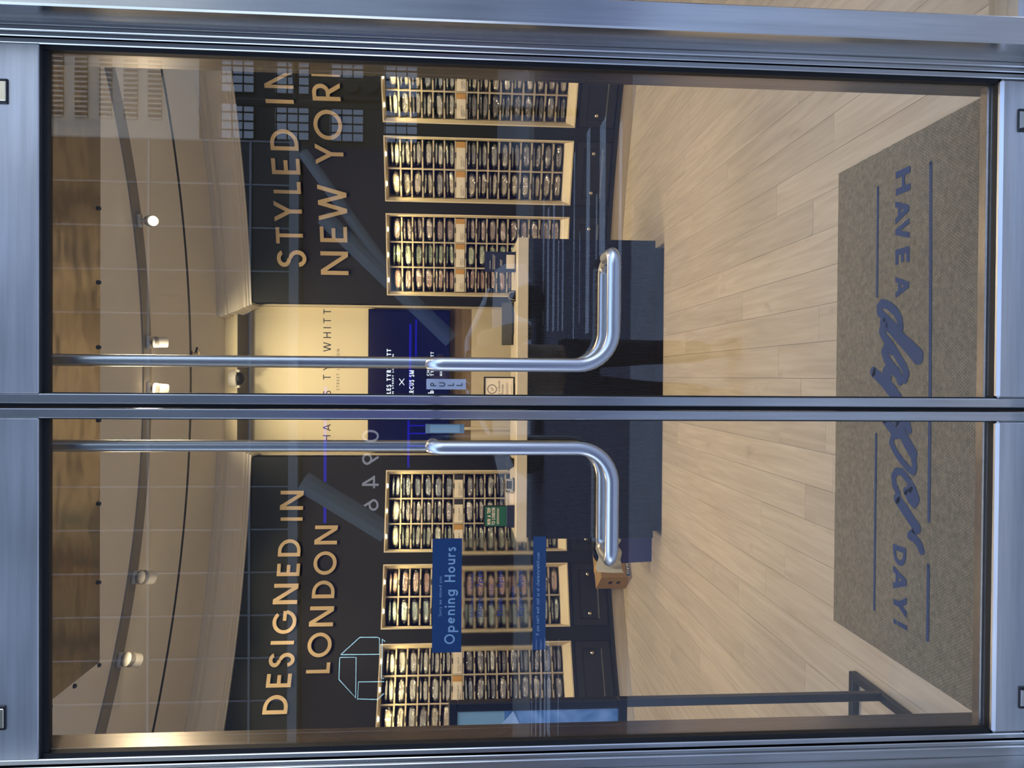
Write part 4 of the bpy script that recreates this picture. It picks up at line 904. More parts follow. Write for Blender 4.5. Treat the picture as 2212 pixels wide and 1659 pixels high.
# liner: crumpled film folded over the rim
lm = MB(); nu, nv = 22, 7
for j in range(nv + 1):
    for i in range(nu + 1):
        u = i / nu; v = j / nv; x = bw0 - .07 + u * .33; drop = .15 + .06 * (1 - u) + .07 * noise.noise(Vector((u * 5, 3, 1)))
        z = bzt + .02 - v * drop + .012 * sin(u * 14); y = by - .028 - .018 * noise.noise(Vector((u * 9, v * 3, 5))) - .016 * sin(v * 3) - (0.03 if u < .12 else 0) * v
        lm.v.append(Vector((x, y, z)))
for j in range(nv):
    for i in range(nu): a = j * (nu + 1) + i; lm.f.append((a, a + 1, a + nu + 2, a + nu + 1))
obj('bin_liner', rel(lm, O), 'liner', e, smooth=True)
pts = [(bw0 + .05 + .02 * i + .03 * noise.noise(Vector((i, 0, 0))), by + .05 + .03 * noise.noise(Vector((0, i, 0))), bzt + .02 + .05 * abs(noise.noise(Vector((i * .7, 2, 0))))) for i in range(10)]
obj('black_bag_top', rel(MB().tube(pts, [.02 + .02 * abs(noise.noise(Vector((i, 5, 1)))) for i in range(10)], 8), O), 'blackp', e, smooth=True)
A = Vector((-1.755, 4.46, 0)); u_ = Vector((-.19, .29, 0)).normalized(); v_ = Vector((.296, .19, 0)).normalized(); bl = .315; bh = .272
e = empty('cardboard_box', A + u_ * bl / 2 + v_ * .16, label='brown cardboard shipping box on the floor against the drawers', cat='box'); O = Vector(e.location)
mt_ = Matrix((v_.to_4d(), u_.to_4d(), Z.to_4d(), (0, 0, 0, 1))).transposed(); mt_[3][0] = mt_[3][1] = mt_[3][2] = 0; mt_[0][3], mt_[1][3], mt_[2][3] = A; mt_[3][3] = 1
cbx = MB().box(0, .33, 0, bl, 0, bh - .003, mt_); obj('carton', rel(cbx, O), 'card', e)
obj('flap', rel(MB().box(.0, .163, 0, bl, bh - .003, bh, mt_), O), 'card', e); obj('flap', rel(MB().box(.166, .33, 0, bl, bh - .003, bh + .002, mt_), O), 'card', e)
obj('packing_tape', rel(MB().box(.14, .19, -.0006, bl, bh + .001, bh + .0026, mt_), O), 'orange', e)
hsd = MB()
for cxx in (.165,):
    hsd.prism([(.04 * cos(t), .018 * sin(t)) for t in [2 * pi * i / 14 for i in range(14)]], mt_ @ Vector((-.0006, bl * .45, bh * .62)), u_, Z, -v_, 0, .001)
    hsd.prism([(.04 * cos(t), .018 * sin(t)) for t in [2 * pi * i / 14 for i in range(14)]], mt_ @ Vector((-.0006, bl * .45, bh * .36)), u_, Z, -v_, 0, .0008)
obj('handle_hole', rel(hsd, O), 'blackp', e)
lb = obj('printed_label', rel(MB().box(.015, .16, -.001, 0, .012, .050, mt_), O), 'signblue', e)
t_ = MB(); text(t_, 'SMALL', mt_ @ Vector((.0875, -.0015, .044)), -v_, -Z, -u_, .026, .2, .15, fit=.12); obj('lettering', rel(t_, O), 'offwhite', lb)

# ================================================================== MAT
m0, m1 = -.981, .827; my0, my1 = -.045, .903
mat_ = empty('door_mat', ((m0 + m1) / 2, (my0 + my1) / 2, 0), label='woven jute door mat printed with navy lettering inside the doors', cat='mat'); O = mat_.location
mm_ = MB(); nx_, ny_ = 60, 32
for j in range(ny_ + 1):
    for i in range(nx_ + 1):
        u, v = i / nx_, j / ny_; edge = min(i, nx_ - i, j, ny_ - j)
        x = m0 + (m1 - m0) * u; y = my0 + (my1 - my0) * v
        if edge == 0: x += .002 * noise.noise(Vector((x * 60, y * 60, 0))); y += .002 * noise.noise(Vector((y * 60, x * 60, 4)))
        mm_.v.append(Vector((x, y, (.0085 if edge else .001) + .0004 * noise.noise(Vector((x * 40, y * 40, 2))))))
for j in range(ny_):
    for i in range(nx_): a = j * (nx_ + 1) + i; mm_.f.append((a, a + 1, a + nx_ + 2, a + nx_ + 1))
obj('woven_mat', rel(mm_, O), 'jute', mat_, smooth=True)
ZM = .0105
def mp(px, py): return atz(px, py, ZM)
pr = MB()
ribbon(pr, [mp(2010, 352), mp(2009.5, 600), mp(2008.5, 850), mp(2006, 1125)], .0135)
ribbon(pr, [mp(2005, 1221), mp(2003, 1382)], .0135)
ribbon(pr, [mp(1896, 405), mp(1894, 640)], .011); ribbon(pr, [mp(1892, 938), mp(1890, 1120), mp(1888, 1317)], .011)
def matword(chars, t=.2):
    for ch, xt, xb, ya, yb in chars:      # xt: top of the letter (towards the street), xb: its base
        a = mp(xb, ya); b = mp(xb, yb); c = mp(xt, ya); ux = (b - a); wd = ux.length; ux.normalize(); uy = Vector((0, -1, 0)); h = abs(c.y - a.y)
        gw, st = glyph(ch, t); sx = wd / (gw * h) if ch not in 'I!' else 1
        for k in st:
            for i_, p in enumerate(stroke_polys(k, t)): pr.k = getattr(pr, 'k', 0) + 1; pr.face([(q[0] * h * sx, q[1] * h) for q in p], a + Z * ((pr.k % 9) * 5e-5), ux, uy)
matword([('H', 1966, 1935, 372, 423), ('A', 1963, 1934, 434, 486), ('V', 1964, 1934, 480, 524), ('E', 1964, 1934, 540, 573), ('A', 1963, 1934, 597, 645)])
matword([('D', 1957, 1929, 1174, 1216), ('A', 1958, 1929, 1220, 1272), ('Y', 1958, 1930, 1276, 1322), ('!', 1959, 1930, 1336, 1345)])
# brush script, each stroke as its centre line (reads from the shop)
def z1(x, y): return (1840 + x / 5.53, 620 + y / 5.53)
def z2(x, y): return (1840 + x / 5.185, 900 + y / 5.185)
SCR = [([z1(580, 490), z1(570, 380), z1(510, 280), z1(430, 215), z1(360, 195), z1(325, 240), z1(330, 300), z1(400, 370), z1(500, 470), z1(560, 530)], .029),
       ([z1(370, 420), z1(480, 500), z1(560, 590), z1(680, 710), z1(790, 830)], [.034, .040, .042, .046, .052]),
       ([z1(430, 470), z1(370, 470), z1(355, 530), z1(395, 610), z1(470, 700), z1(560, 850), z1(625, 960), z1(650, 1030), z1(630, 1100)], .030),
       ([z1(480, 760), z1(415, 720), z1(385, 770), z1(410, 850), z1(470, 940), z1(560, 1060), z1(575, 1120)], .032),
       ([z1(255, 1010), z1(360, 1110), z1(480, 1240), z1(560, 1350), z1(640, 1500), z1(660, 1620)], [.034, .038, .046, .040, .040, .034]),
       ([z1(540, 1010), z1(430, 970), z1(400, 1010), z1(440, 1080)], .032),
       ([z1(390, 1570), z1(470, 1680), z1(530, 1750), z2(560, 180), z2(620, 300), z2(690, 420)], [.034, .034, .034, .036, .038, .038]),
       ([z2(500, 60), z2(610, 90), z2(640, 150)], .028),
       ([z2(540, 200), z2(460, 220), z2(440, 290), z2(480, 380), z2(560, 500), z2(640, 590), z2(690, 620), z2(705, 560), z2(690, 480)], .023),
       ([z2(600, 830), z2(650, 930), z2(695, 985), z2(730, 930), z2(700, 830), z2(640, 720), z2(560, 620), z2(500, 610), z2(465, 670), z2(475, 760), z2(520, 860)], .024),
       ([z2(650, 800), z2(690, 900)], .03),
       ([z2(505, 915), z2(590, 1040), z2(660, 1150), z2(730, 1250)], [.034, .038, .036, .036]),
       ([z2(700, 1290), z2(650, 1335), z2(700, 1360), z2(750, 1420), z2(780, 1500)], .027)]
for pts, w_ in SCR: ribbon(pr, [mp(*p) for p in pts], [q * 1.1 for q in w_] if isinstance(w_, list) else w_ * 1.1)
obj('printed_lettering', rel(pr, O), 'navyink', mat_)

# ================================================================== POSTER STAND
ps = empty('poster_stand', (-1.40, .60, 0), label='black metal poster stand with a blue clothing poster, beside the mat', cat='stand'); O = ps.location
a_ = atz(1832, 1449, .03); bxr = a_.x; bya = a_.y; tw = .028
bf = MB(); bf.rbox(bxr - .62, bxr, bya - tw, bya, 0, .028, .002); obj('foot_bar', rel(bf, O), 'black', ps)
bf = MB(); bf.rbox(bxr - tw, bxr, bya - .56, bya - tw, 0, .028, .002); obj('foot_bar', rel(bf, O), 'black', ps)
bf = MB(); bf.rbox(bxr - .62, bxr - tw, bya - .56, bya - .56 + tw, 0, .028, .002); obj('foot_bar', rel(bf, O), 'black', ps)
bf = MB(); bf.rbox(bxr - .62, bxr - .62 + tw, bya - .56 + tw, bya - tw, 0, .028, .002); obj('foot_bar', rel(bf, O), 'black', ps)
yp = atz(1905, 1505, .03).y; xp = aty(1600, 1505, yp).x; zp1 = aty(969, 1510, yp).z; zp0 = aty(1355, 1510, yp).z
for xx in (xp - tw, bxr - .62): obj('post', rel(MB().rbox(xx, xx + tw, yp, yp + tw, .028, zp0 + .01, .002), O), 'black', ps)
fr = MB(); fx0 = bxr - .62; bd = .030
for b in ((fx0, xp, yp - .004, yp + .03, zp0, zp0 + bd), (fx0, xp, yp - .004, yp + .03, zp1 - bd, zp1), (fx0, fx0 + bd, yp - .004, yp + .03, zp0 + bd, zp1 - bd), (xp - bd, xp, yp - .004, yp + .03, zp0 + bd, zp1 - bd)): fr.rbox(*b, .003)
obj('frame', rel(fr, O), 'black', ps)
pm = mat('poster_print', (.10, .2, .4), .35); n_ = pm.node_tree.nodes; l_ = pm.node_tree.links
tcx = n_.new('ShaderNodeTexCoord'); nn = n_.new('ShaderNodeTexNoise'); nn.inputs['Scale'].default_value = 5; nn.inputs['Distortion'].default_value = 2.2; nn.inputs['Detail'].default_value = 1.5
rp_ = n_.new('ShaderNodeValToRGB'); e_ = rp_.color_ramp.elements; e_[0].position = .35; e_[0].color = (.20, .38, .64, 1); e_[1].position = .62; e_[1].color = (.48, .66, .92, 1)
l_.new(tcx.outputs['Object'], nn.inputs['Vector']); l_.new(nn.outputs[0], rp_.inputs[0]); l_.new(rp_.outputs[0], n_['Principled BSDF'].inputs['Base Color']); M['poster'] = pm
M['teal'] = mat('poster_teal', (.48, .66, .64), .4); M['paleblue'] = mat('poster_pale_blue', (.75, .88, 1.0), .5); M['brown'] = mat('poster_brown', (.12, .05, .02), .5)
zs_ = aty(1090, 1530, yp).z
obj('poster', rel(MB().box(fx0 + bd, xp - bd, yp + .006, yp + .010, zp0 + bd, zp1 - bd), O), 'poster', ps)
po = obj('teal_picture', rel(MB().box(fx0 + bd, xp - bd, yp + .004, yp + .006, zs_, zp1 - bd), O), 'teal', ps)
c_ = MB(); c_.prism([(0, 0), (-.055, .05), (-.16, .03), (-.13, -.06)], (xp - bd - .002, yp + .004, zs_ - .03), X, Z, -Y, 0, .002); obj('collar', rel(c_, O), 'paleblue', ps)
c_ = MB(); c_.prism([(.026 * cos(t), .030 * sin(t)) for t in [2 * pi * i / 20 for i in range(20)]], (xp - bd - .095, yp + .004, aty(1042, 1560, yp).z), X, Z, -Y, 0, .001); obj('button', rel(c_, O), 'brown', ps)

# ================================================================== SIGNS STUCK TO THE GLASS
def gq(x0, x1, y0, y1, yy): a = aty(x0, y1, yy); b = aty(x1, y0, yy); return a.x, b.x, min(a.z, b.z), max(a.z, b.z)
yi = YG + .0048
x0, x1, zb_, zt2 = gq(933, 998, 1163, 1410, yi)
zl = aty(1179, 1280, yi).z; zl1 = aty(1151, 1280, yi).z
oh = empty('opening_hours_sign', ((x0 + x1) / 2, yi, (zl + zt2) / 2), label='frosted opening hours sign with two navy bands stuck inside the glass', cat='sign'); O = oh.location
obj('upper_band', rel(MB().box(x0, x1, yi, yi + .001, zb_, zt2), O), 'signblue', oh, label='navy band headed Opening Hours')
obj('lower_band', rel(MB().box(x0 + .002, x1 + .003, yi, yi + .001, zl, zl1), O), 'signblue', oh)
obj('frosted_film', rel(MB().face([(x0 + .002, zl1), (x1 + .001, zl1), (x1 + .001, zb_), (x0 + .002, zb_)], (0, yi + .0005, 0), X, Z), O), 'frost', oh)
t1 = MB(); yt = yi - .0006
def gl_text(mb, s, xb, xt, ya, yb, t=.13, gap=.16, yt=yt):
    p = aty(xb, (ya + yb) / 2, yt); text(mb, s, p, X, Z, -Y, aty(xt, (ya + yb) / 2, yt).z - p.z, t, gap, 'c', fit=aty(xb, ya, yt).x - aty(xb, yb, yt).x)
gl_text(t1, 'Opening Hours', 983, 960, 1182, 1391, .155, .22); gl_text(t1, 'Sorry we missed you.', 954, 947.5, 1244, 1331, .12, .2)
gl_text(t1, "If you can't wait visit us at charlestyrwhitt.com", 1165, 1158, 1194, 1372, .14, .2)
M['paleink'] = mat('pale_blue_ink', (.42, .62, .82), .6); M['midink'] = mat('mid_blue_ink', (.03, .07, .34), .6)
obj('lettering', rel(t1, O), 'paleink', oh)
t2 = MB()
gl_text(t2, 'Monday - Friday', 1022, 1016, 1238, 1332, .12); gl_text(t2, 'Saturday', 1064, 1058, 1262, 1308, .12); gl_text(t2, 'Sunday', 1110, 1104, 1266, 1303, .12)
gl_text(t2, '10am', 1042, 1030, 1293, 1334, .12); gl_text(t2, '-', 1042, 1030, 1278, 1284, .12); gl_text(t2, '7pm', 1042, 1030, 1234, 1269, .12)
gl_text(t2, '11am', 1086, 1074, 1293, 1332, .12); gl_text(t2, '-', 1086, 1074, 1278, 1284, .12); gl_text(t2, '6pm', 1086, 1074, 1234, 1269, .12)
gl_text(t2, '12pm', 1129, 1117, 1292, 1333, .12); gl_text(t2, '-', 1129, 1117, 1278, 1284, .12); gl_text(t2, '6pm', 1129, 1117, 1234, 1268, .12)
obj('hours_lettering', rel(t2, O), 'midink', oh)
yo_ = YG - .0045
x0, x1, zb_, zt2 = gq(921, 1006.5, 819, 841, yo_)
pl_s = empty('pull_sign', ((x0 + x1) / 2, yo_, (zb_ + zt2) / 2), label='white vertical PULL sticker on the glass beside the pull handle', cat='sign'); O = pl_s.location
M['sticker'] = mat('white_sticker', (.70, .72, .80), .5)
obj('sticker', rel(MB().box(x0, x1, yo_, yo_ + .001, zb_, zt2), O), 'sticker', pl_s)
t3 = MB()
for ch, xb in (('P', 942.5), ('U', 961.5), ('L', 980), ('L', 998.5)):
    p = aty(xb, 830.5, yo_ - .0006); text(t3, ch, p, X, Z, -Y, .0150, .12)
obj('lettering', rel(t3, O), 'ink', pl_s)
x0, x1, zb_, zt2 = gq(919, 1003, 916, 936, yo_)
rs_ = empty('sticker_remnant', ((x0 + x1) / 2, yo_, (zb_ + zt2) / 2), label='worn pale remnant of a sticker with clear tape, on the hinge-side leaf', cat='sticker'); O = rs_.location
obj('clear_tape', rel(MB().box(x0, x1, yo_, yo_ + .0008, zb_, zt2), O), mat('hazy_tape', (.30, .40, .42), .4), rs_)
a0_, a1_ = aty(993, 925, yo_).z, aty(929, 925, yo_).z
obj('pale_paper', rel(MB().box(x0 + .002, x1 - .002, yo_ - .0006, yo_, a0_, a1_), O), mat('pale_paper', (.45, .62, .64), .6), rs_)
obj('torn_edge', rel(MB().box(x0 + .009, x0 + .0105, yo_ - .001, yo_ - .0006, a0_, a1_), O), 'liner', rs_)
# ================================================================== STREET BEHIND THE CAMERA (what the glass and steel mirror)
def rp(px, py, y): p = aty(px, py, 2 * YG - y); return Vector((p.x, y, p.z))
M.update(
    pave=mat('concrete_paving', (.44, .44, .44), .85, noise_=((2, 2, 2), .1)), road=mat('asphalt', (.14, .13, .165), .85, noise_=((9, 9, 9), .15)),
    paint=mat('road_paint', (.90, .91, .92), .7, noise_=((14, 14, 14), .25)),
    curtain=mat('dark_curtain_wall', (.030, .038, .046), .35), seam=mat('facade_seam', (.30, .33, .36), .5), stone=mat('cream_stone', (.86, .80, .66), .85),
    win=mat('window_pane_dark', (.05, .06, .07), .12, spec=.8), winlit=mat('window_pane_sky', (.45, .50, .58), .15, .9), darkstone=mat('dark_stone', (.06, .065, .07), .8),
    car=mat('white_car_paint', (.85, .89, .93), .25, coat=1), carglass=mat('car_window', (.02, .025, .03), .05), neon=mat('blue_neon', (0, 0, 0), .5, emit=(.02, .015, 1), estr=3.6),
    neonw=mat('white_neon', (0, 0, 0), .5, emit=(.45, .80, 1), estr=10), digit=mat('lit_digit', (0, 0, 0), .5, emit=(.7, .72, .9), estr=3.0), billb=mat('billboard_glow', (.01, .01, .012), .5, emit=(.006, .004, .20), estr=.5))
obj('sidewalk', MB().box(-40, 40, -5.0, -.24, -.16, -.03), 'pave', kind='structure')
obj('road', MB().box(-60, 60, -15.5, -5.0, -.2, -.15), 'road', kind='structure')
obj('far_sidewalk', MB().box(-60, 60, -70, -15.5, -.2, -.03), 'pave', kind='structure')
def zebra(px, pa, pb, wd):
    a = rp(px, pa, -5); # find the road distance for this line
    d = ray(px, (pa + pb) / 2); t = (-.149 - CAM.z) / d.z; yv = CAM.y + d.y * t; y = 2 * YG - yv
    xa = aty(px, pa, yv).x; xb = aty(px, pb, yv).x
    o_ = obj('road_stripe', MB().box(min(xa, xb), max(xa, xb), y - wd / 2, y + wd / 2, -.15, -.146), 'paint', kind='structure')
for px, pa, pb, wd in ((1240, 330, 740, .10), (1252, 500, 700, .05), (1270, 280, 720, .26), (1288, 420, 715, .08), (1301, 262, 715, .36), (1340, 262, 700, .14), (1216, 420, 715, .16), (1206, 520, 715, .12), (1196, 440, 715, .26), (1184, 450, 715, .28), (1174, 430, 700, .26), (1149, 1385, 1600, .16), (1158, 1380, 1600, .2), (1168, 1385, 1600, .3), (1177, 1380, 1600, .26), (1185, 1390, 1590, .5), (1206, 1380, 1590, .08)): zebra(px, pa, pb, wd)
# panelled block straight across
yb1 = -19.0; xr_ = rp(400, 302, yb1).x; zs0 = rp(628, 700, yb1).z
ob = empty('office_block', (-8, yb1 - 5, 0), label='dark panelled office block across the street', cat='building'); O = ob.location
obj('facade', rel(MB().box(-34, xr_, yb1 - 12, yb1, zs0, 26), O), 'curtain', ob)
sm_ = MB(); x = xr_
while x > -30: sm_.box(x - .02, x + .02, yb1, yb1 + .05, zs0, 26); x -= 1.16
for z in (zs0, rp(541, 700, yb1).z, rp(322, 700, yb1).z): sm_.box(-34, xr_, yb1, yb1 + .06, z - .03, z + .03)
sm_.box(-34, xr_, yb1, yb1 + .25, zs0 - .25, zs0)
obj('seam_grid', rel(sm_, O), 'seam', ob, kind='stuff')
obj('shopfront', rel(MB().box(-34, xr_, yb1 - 12, yb1 - .4, -.03, zs0 - .25), O), 'billb', ob)
a = rp(880, 1160, yb1); b = rp(640, 960, yb1)
dg = MB(); p = rp(818, 1040, yb1 + .1); q = rp(782, 1040, yb1 + .1)
text(dg, '09461', (rp(818, 1034, yb1 + .1).x, yb1 + .1, p.z), -X, Z, Y, q.z - p.z, .12, .55, 'c', fit=abs(rp(818, 930, yb1).x - rp(818, 1140, yb1).x))
obj('lit_clock_digits', rel(dg, O), 'digit', ob)
nb = MB()
for x0_, y0_, x1_, y1_ in ((700, 835, 704, 1130), (880, 905, 884, 1010), (883, 905, 920, 908), (883, 918, 920, 921), (883, 935, 920, 938), (883, 962, 920, 965), (630, 700, 633, 1180), (884, 700, 888, 840), (897, 690, 900, 770)):
    a = rp(x1_, y1_, yb1 + .1); b = rp(x0_, y0_, yb1 + .1); nb.box(min(a.x, b.x), max(a.x, b.x), yb1 + .05, yb1 + .1, min(a.z, b.z), max(a.z, b.z))
obj('neon_strip', rel(nb, O), 'neon', ob)
# outlined light sign
yn = -14.0; nn_ = MB()
def nline(L):
    pts = [rp(700 + x / 4.1475, 1200 + y / 4.1475, yn) for x, y in L]
    nn_.tube(pts, .0085, 6)
for L in ([(150, 888), (320, 733), (485, 733), (497, 745), (495, 885), (150, 888)], [(140, 920), (150, 912), (287, 912), (283, 1275), (133, 1110), (140, 920)], [(540, 1130), (308, 1132), (300, 1285), (480, 1290), (535, 1235)], [(545, 770), (522, 748), (513, 1100), (535, 1105)]): nline(L)
obj('outline_light_sign', nn_, 'neonw', label='pale blue outline light sign across the street', cat='sign')
# cream building farther off, beyond the corner
yb2 = -46.0; p0 = rp(300, 300, yb2); x2 = p0.x - 1
cb2 = empty('stone_building', (x2 + 8, yb2 - 5, 0), label='cream stone building with rows of windows beyond the street corner', cat='building'); O = cb2.location
bz = lambda px: rp(px, 200, yb2).z
obj('facade', rel(MB().box(x2 - 3, x2 + 26, yb2 - 8, yb2, -.03, 40), O), 'stone', cb2)
wx0 = rp(200, 255, yb2).x; wx1 = x2 + 25
wn_ = MB(); pn_ = MB()
for c0, c1 in ((112, 138), (162, 190), (215, 242), (268, 298), (320, 350), (62, 88), (12, 38)):
    za, zb2 = bz(c1), bz(c0); pn_.box(wx0, wx1, yb2, yb2 + .05, za, zb2); x = wx0
    while x < wx1: wn_.box(x, x + .10, yb2 + .05, yb2 + .15, za, zb2); x += .30
obj('window_band', rel(pn_, O), 'win', cb2); obj('mullion', rel(wn_, O), 'stone', cb2, kind='stuff')
# dark building with paned windows, nearer
yb3 = -31.0; x3 = rp(600, 318, yb3).x
db = empty('warehouse_building', (x3 + 8, yb3 - 4, 0), label='dark building with paned factory windows near the corner', cat='building'); O = db.location
z3 = rp(430, 200, yb3).z
obj('facade', rel(MB().box(x3, x3 + 26, yb3 - 6, yb3, -.03, z3), O), 'darkstone', db)
pn_ = MB(); wn_ = MB(); z = 3.4; fh = (z3 - 3.4) / 4; k = 0
while z < z3 - 1:
    x = x3 + .3
    while x < x3 + 24:
        pn_.box(x, x + 1.5, yb3, yb3 + .04, z, z + fh * .62)
        for q in range(5): wn_.box(x + q * .375 - .02, x + q * .375 + .02, yb3 + .04, yb3 + .09, z, z + fh * .62)
        for q in range(4): wn_.box(x, x + 1.5, yb3 + .04, yb3 + .09, z + q * fh * .2 - .02, z + q * fh * .2 + .02)
        x += 1.95
    z += fh
obj('window_glass', rel(pn_, O), 'winlit', db); obj('glazing_bar', rel(wn_, O), 'darkstone', db, kind='stuff')
# sloping steel braces of a scaffold
for i, (a, b, r_) in enumerate((((655, 330), (850, 600), .11), ((700, 470), (975, 735), .16), ((655, 1040), (835, 1150), .20))):
    obj('steel_brace', MB().tube([rp(*a, -12.5), rp(*b, -12.5)], r_, 10), mat('painted_brace', (.30, .36, .40), .5), label=('thin', 'middle', 'thick')[i] + ' sloping steel brace of a scaffold in the street', cat='brace')
# traffic light
yt_ = -9.0; a = rp(560, 222, yt_); xg = a.x
tl = empty('traffic_light', (xg, yt_, -.15), label='dark traffic light on a tall pole across the road', cat='traffic light'); O = tl.location
obj('pole', rel(MB().tube([(xg, yt_, -.15), (xg, yt_, a.z + .3)], .055, 14), O), 'black', tl, smooth=True)
obj('arm', rel(MB().tube([(xg, yt_, rp(640, 222, yt_).z), (xg + 1.2, yt_, rp(632, 222, yt_).z)], .04, 10), O), 'black', tl, smooth=True)
hd_ = rp(765, 197, yt_); obj('signal_head', rel(MB().rbox(hd_.x - .14, hd_.x + .14, yt_ - .1, yt_ + .1, hd_.z - .42, hd_.z + .42, .03), O), 'black', tl)
for k in range(3): obj('visor', rel(MB().tube([(hd_.x, yt_ + .08, hd_.z - .26 + .26 * k), (hd_.x, yt_ + .24, hd_.z - .26 + .26 * k)], .10, 14), O), 'black', tl)
# parked car, side on
yc = -13.0; fx = rp(1080, 1085, yc).x; rx = fx + 4.7; W0, W1 = yc - 1.8, yc
car = empty('parked_car', ((fx + rx) / 2, yc - .9, -.15), label='white car parked at the kerb behind the camera', cat='car'); O = car.location
prof_ = [(0, .35), (-.02, .62), (.12, .80), (.9, .98), (1.35, 1.02), (3.75, 1.05), (4.55, 1.0), (4.68, .8), (4.7, .4), (4.35, .3), (4.22, .55), (3.95, .68), (3.68, .55), (3.55, .28), (1.28, .28), (1.15, .55), (.88, .68), (.6, .55), (.45, .3)]
bd_ = MB(); n_p = len(prof_)
bd_.prism([(x, z) for x, z in prof_], (fx, W1, -.15), X, Z, Y, -1.8, 0); obj('body', rel(bd_, O), 'car', car)
gh = [(1.25, 1.0), (2.0, 1.46), (3.2, 1.50), (4.2, 1.08)]; g_ = MB()
g_.add([(fx + x, W1 - .05 - (.16 if z > 1.3 else 0), z - .15) for x, z in gh] + [(fx + x, W0 + .05 + (.16 if z > 1.3 else 0), z - .15) for x, z in gh], [(0, 1, 2, 3), (7, 6, 5, 4), (0, 4, 5, 1), (1, 5, 6, 2), (2, 6, 7, 3)]); obj('window', rel(g_, O), 'carglass', car)
rf = MB()
for a, b in (((1.25, 1.02), (2.0, 1.48)), ((2.0, 1.48), (3.2, 1.52)), ((3.2, 1.52), (4.2, 1.08))):
    for yy in (W1 - .12, W0 + .12): rf.tube([(fx + a[0], yy, a[1] - .15), (fx + b[0], yy, b[1] - .15)], .055, 8)
rf.box(fx + 1.95, fx + 3.25, W0 + .2, W1 - .2, 1.47 - .15, 1.52 - .15); obj('roof', rel(rf, O), 'car', car)
obj('headlight', rel(MB().rbox(fx - .01, fx + .45, W1 - .02, W1 + .01, .72 - .15, .86 - .15, .01), O), 'winlit', car)
for wx in (.88, 3.95): obj('wheel', rel(MB().tube([(fx + wx, W1 - .24, .32 - .15), (fx + wx, W1 + .01, .32 - .15)], .32, 24), O), 'rubber', car, smooth=True)
# ================================================================== THE PERSON TAKING THE PICTURE (seen only as a faint mirror image)
M.update(skin=mat('skin', (.52, .33, .24), .5), jacket=mat('beige_jacket', (.42, .34, .24), .8), jeans=mat('dark_trousers', (.03, .035, .05), .8), hair=mat('dark_hair', (.02, .014, .01), .6))
def skinned(name, m, pts, edges, radii, parent, sub=1):
    me = bpy.data.meshes.new(name); me.from_pydata(pts, edges, []); o = bpy.data.objects.new(name, me); COL.objects.link(o)
    sk = o.modifiers.new('skin', 'SKIN'); sk.use_smooth_shade = True
    for v, r in zip(me.skin_vertices[0].data, radii): v.radius = (r, r) if not isinstance(r, tuple) else r
    me.skin_vertices[0].data[0].use_root = True
    o.modifiers.new('sub', 'SUBSURF').levels = sub; o.modifiers['sub'].render_levels = sub
    dg = bpy.context.evaluated_depsgraph_get(); me2 = bpy.data.meshes.new_from_object(o.evaluated_get(dg)); bpy.data.objects.remove(o)
    me2.materials.clear(); me2.materials.append(M[m]); me2.polygons.foreach_set('use_smooth', [True] * len(me2.polygons))
    q = bpy.data.objects.new(name, me2); COL.objects.link(q); q.parent = parent; return q
px0, py0, gz = .03, -2.44, -.03
person = empty('person', (px0, py0, gz), label='person in a beige jacket and dark trousers holding up a phone on the sidewalk', cat='person')
P3 = lambda *a: [Vector(p) for p in a]
# body: one continuous surface (z from the sole)
pts = [(0, 0, .92), (0, -.01, 1.08), (0, -.01, 1.26), (0, -.01, 1.40), (0, .0, 1.48), (0, .02, 1.56),
       (.10, 0, .88), (.11, .02, .50), (.12, -.01, .10), (.13, .10, .04), (-.10, 0, .88), (-.12, .02, .50), (-.13, -.02, .10), (-.15, .09, .04),
       (.17, -.01, 1.40), (.23, .06, 1.16), (.12, .27, 1.36), (-.17, -.01, 1.40), (-.23, .06, 1.16), (-.12, .27, 1.36)]
ed = [(0, 1), (1, 2), (2, 3), (3, 4), (4, 5), (0, 6), (6, 7), (7, 8), (8, 9), (0, 10), (10, 11), (11, 12), (12, 13), (3, 14), (14, 15), (15, 16), (3, 17), (17, 18), (18, 19)]
rd = [(.16, .11), (.13, .10), (.15, .11), (.13, .09), .055, .055, .085, .060, .045, .04, .085, .060, .045, .04, .062, .048, .032, .062, .048, .032]
skinned('body', 'skin', pts, ed, [r if not isinstance(r, tuple) else r for r in rd], person)
skinned('jacket', 'jacket', [(0, 0, .90)] + pts[1:4] + pts[14:], [(0, 1), (1, 2), (2, 3), (3, 4), (4, 5), (5, 6), (3, 7), (7, 8), (8, 9)], [(.185, .13), (.155, .12), (.175, .13), (.15, .11), .078, .062, .045, .078, .062, .045], person)
skinned('trousers', 'jeans', [pts[0]] + pts[6:9] + pts[10:13], [(0, 1), (1, 2), (2, 3), (0, 4), (4, 5), (5, 6)], [(.17, .12), .10, .075, .065, .10, .075, .065], person)
for s_ in (-1, 1):
    obj('shoe', MB().rbox(s_ * .14 - .045, s_ * .14 + .045, -.07, .19, 0, .085, .028), 'blackp', person, smooth=True)
hd = MB(); nu, nv = 20, 14
for j in range(nv + 1):
    for i in range(nu):
        t = pi * j / nv; a = 2 * pi * i / nu; x = .077 * sin(t) * cos(a); y = .096 * sin(t) * sin(a); z = .118 * cos(t)
        if z < 0: x *= 1 + z * 2.2; y = y * (1 + z * .9) + (.012 if y > 0 else 0)
        if y > .06 and abs(x) < .02 and -.035 < z < .015: y += .020
        if y > .05 and .015 < abs(x) < .05 and .0 < z < .03: y -= .008
        hd.v.append(Vector((x, y + .03, z + 1.655)))
for j in range(nv):
    for i in range(nu): p = j * nu + i; q = j * nu + (i + 1) % nu; hd.f.append((p, q, q + nu, p + nu))
head = obj('head', hd, 'skin', person, smooth=True)
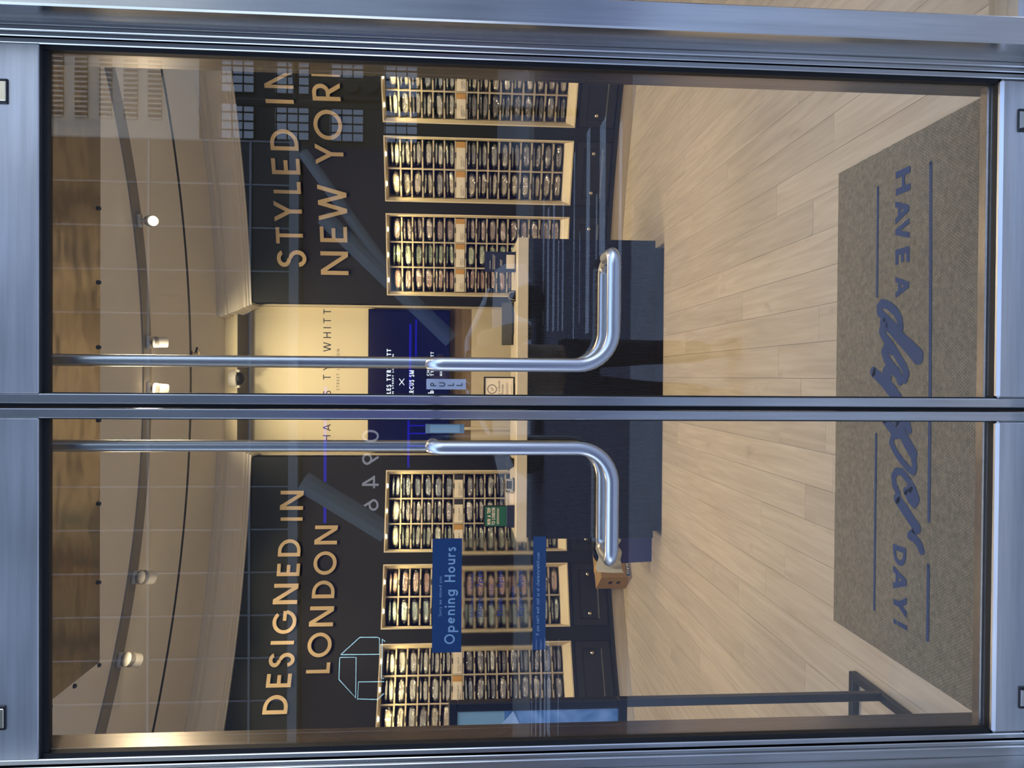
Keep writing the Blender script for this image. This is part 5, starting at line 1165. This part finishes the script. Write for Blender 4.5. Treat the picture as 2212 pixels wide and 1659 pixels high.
for s_ in (-1, 1):
    obj('eye', MB().lathe([(.0, -.006), (.010, 0), (.0, .006)], (s_ * .031, .116, 1.672), 10), 'white', head); obj('ear', MB().lathe([(.0, -.01), (.02, -.004), (.02, .004), (.0, .01)], (s_ * .080, .03, 1.66), 10, Matrix.Rotation(radians(90), 4, 'Y')), 'skin', head)
obj('mouth', MB().rbox(-.022, .022, .112, .120, 1.598, 1.606, .003), 'jacket', head)
hr = MB()
for j in range(8):
    for i in range(nu):
        t = pi * .56 * j / 7; a = 2 * pi * i / nu; x = .087 * sin(t) * cos(a); y = .106 * sin(t) * sin(a); z = .128 * cos(t); 
        if y > 0 and z < .06: z = .06
        hr.v.append(Vector((x, y + .024, z + 1.662)))
for j in range(7):
    for i in range(nu): p = j * nu + i; q = j * nu + (i + 1) % nu; hr.f.append((p, q, q + nu, p + nu))
obj('hair', hr, 'hair', head, smooth=True)
for s_ in (-1, 1):          # palm, four fingers and a thumb round the phone edge
    w_ = Vector((s_ * .12, .27, 1.36)); pc = Vector((s_ * .088, .330, 1.475))
    vs = [w_, w_.lerp(pc, .6), pc]; es = [(0, 1), (1, 2)]; rs2 = [.030, .034, .030]
    for k in range(4):
        b = len(vs); z_ = 1.445 + k * .021; vs += [Vector((s_ * .094, .345, z_)), Vector((s_ * .086, .372, z_ + .004)), Vector((s_ * (.066 - .004 * (k == 3)), .362, z_ + .006))]
        es += [(2, b), (b, b + 1), (b + 1, b + 2)]; rs2 += [.0095, .009, .008]
    b = len(vs); vs += [Vector((s_ * .080, .315, 1.45)), Vector((s_ * .055, .320, 1.475))]; es += [(1, b), (b, b + 1)]; rs2 += [.011, .009]
    skinned('hand', 'skin', vs, es, rs2, person, 1)
ph = empty('phone', (0, -2.082, 1.50), label='black phone held upright by the person on the sidewalk', cat='phone')
obj('phone_body', MB().rbox(-.074, .074, -.004, .004, -.012, .060, .004), 'blackp', ph)
obj('screen', MB().box(-.070, .070, -.0048, -.004, -.008, .056), 'billb', ph)
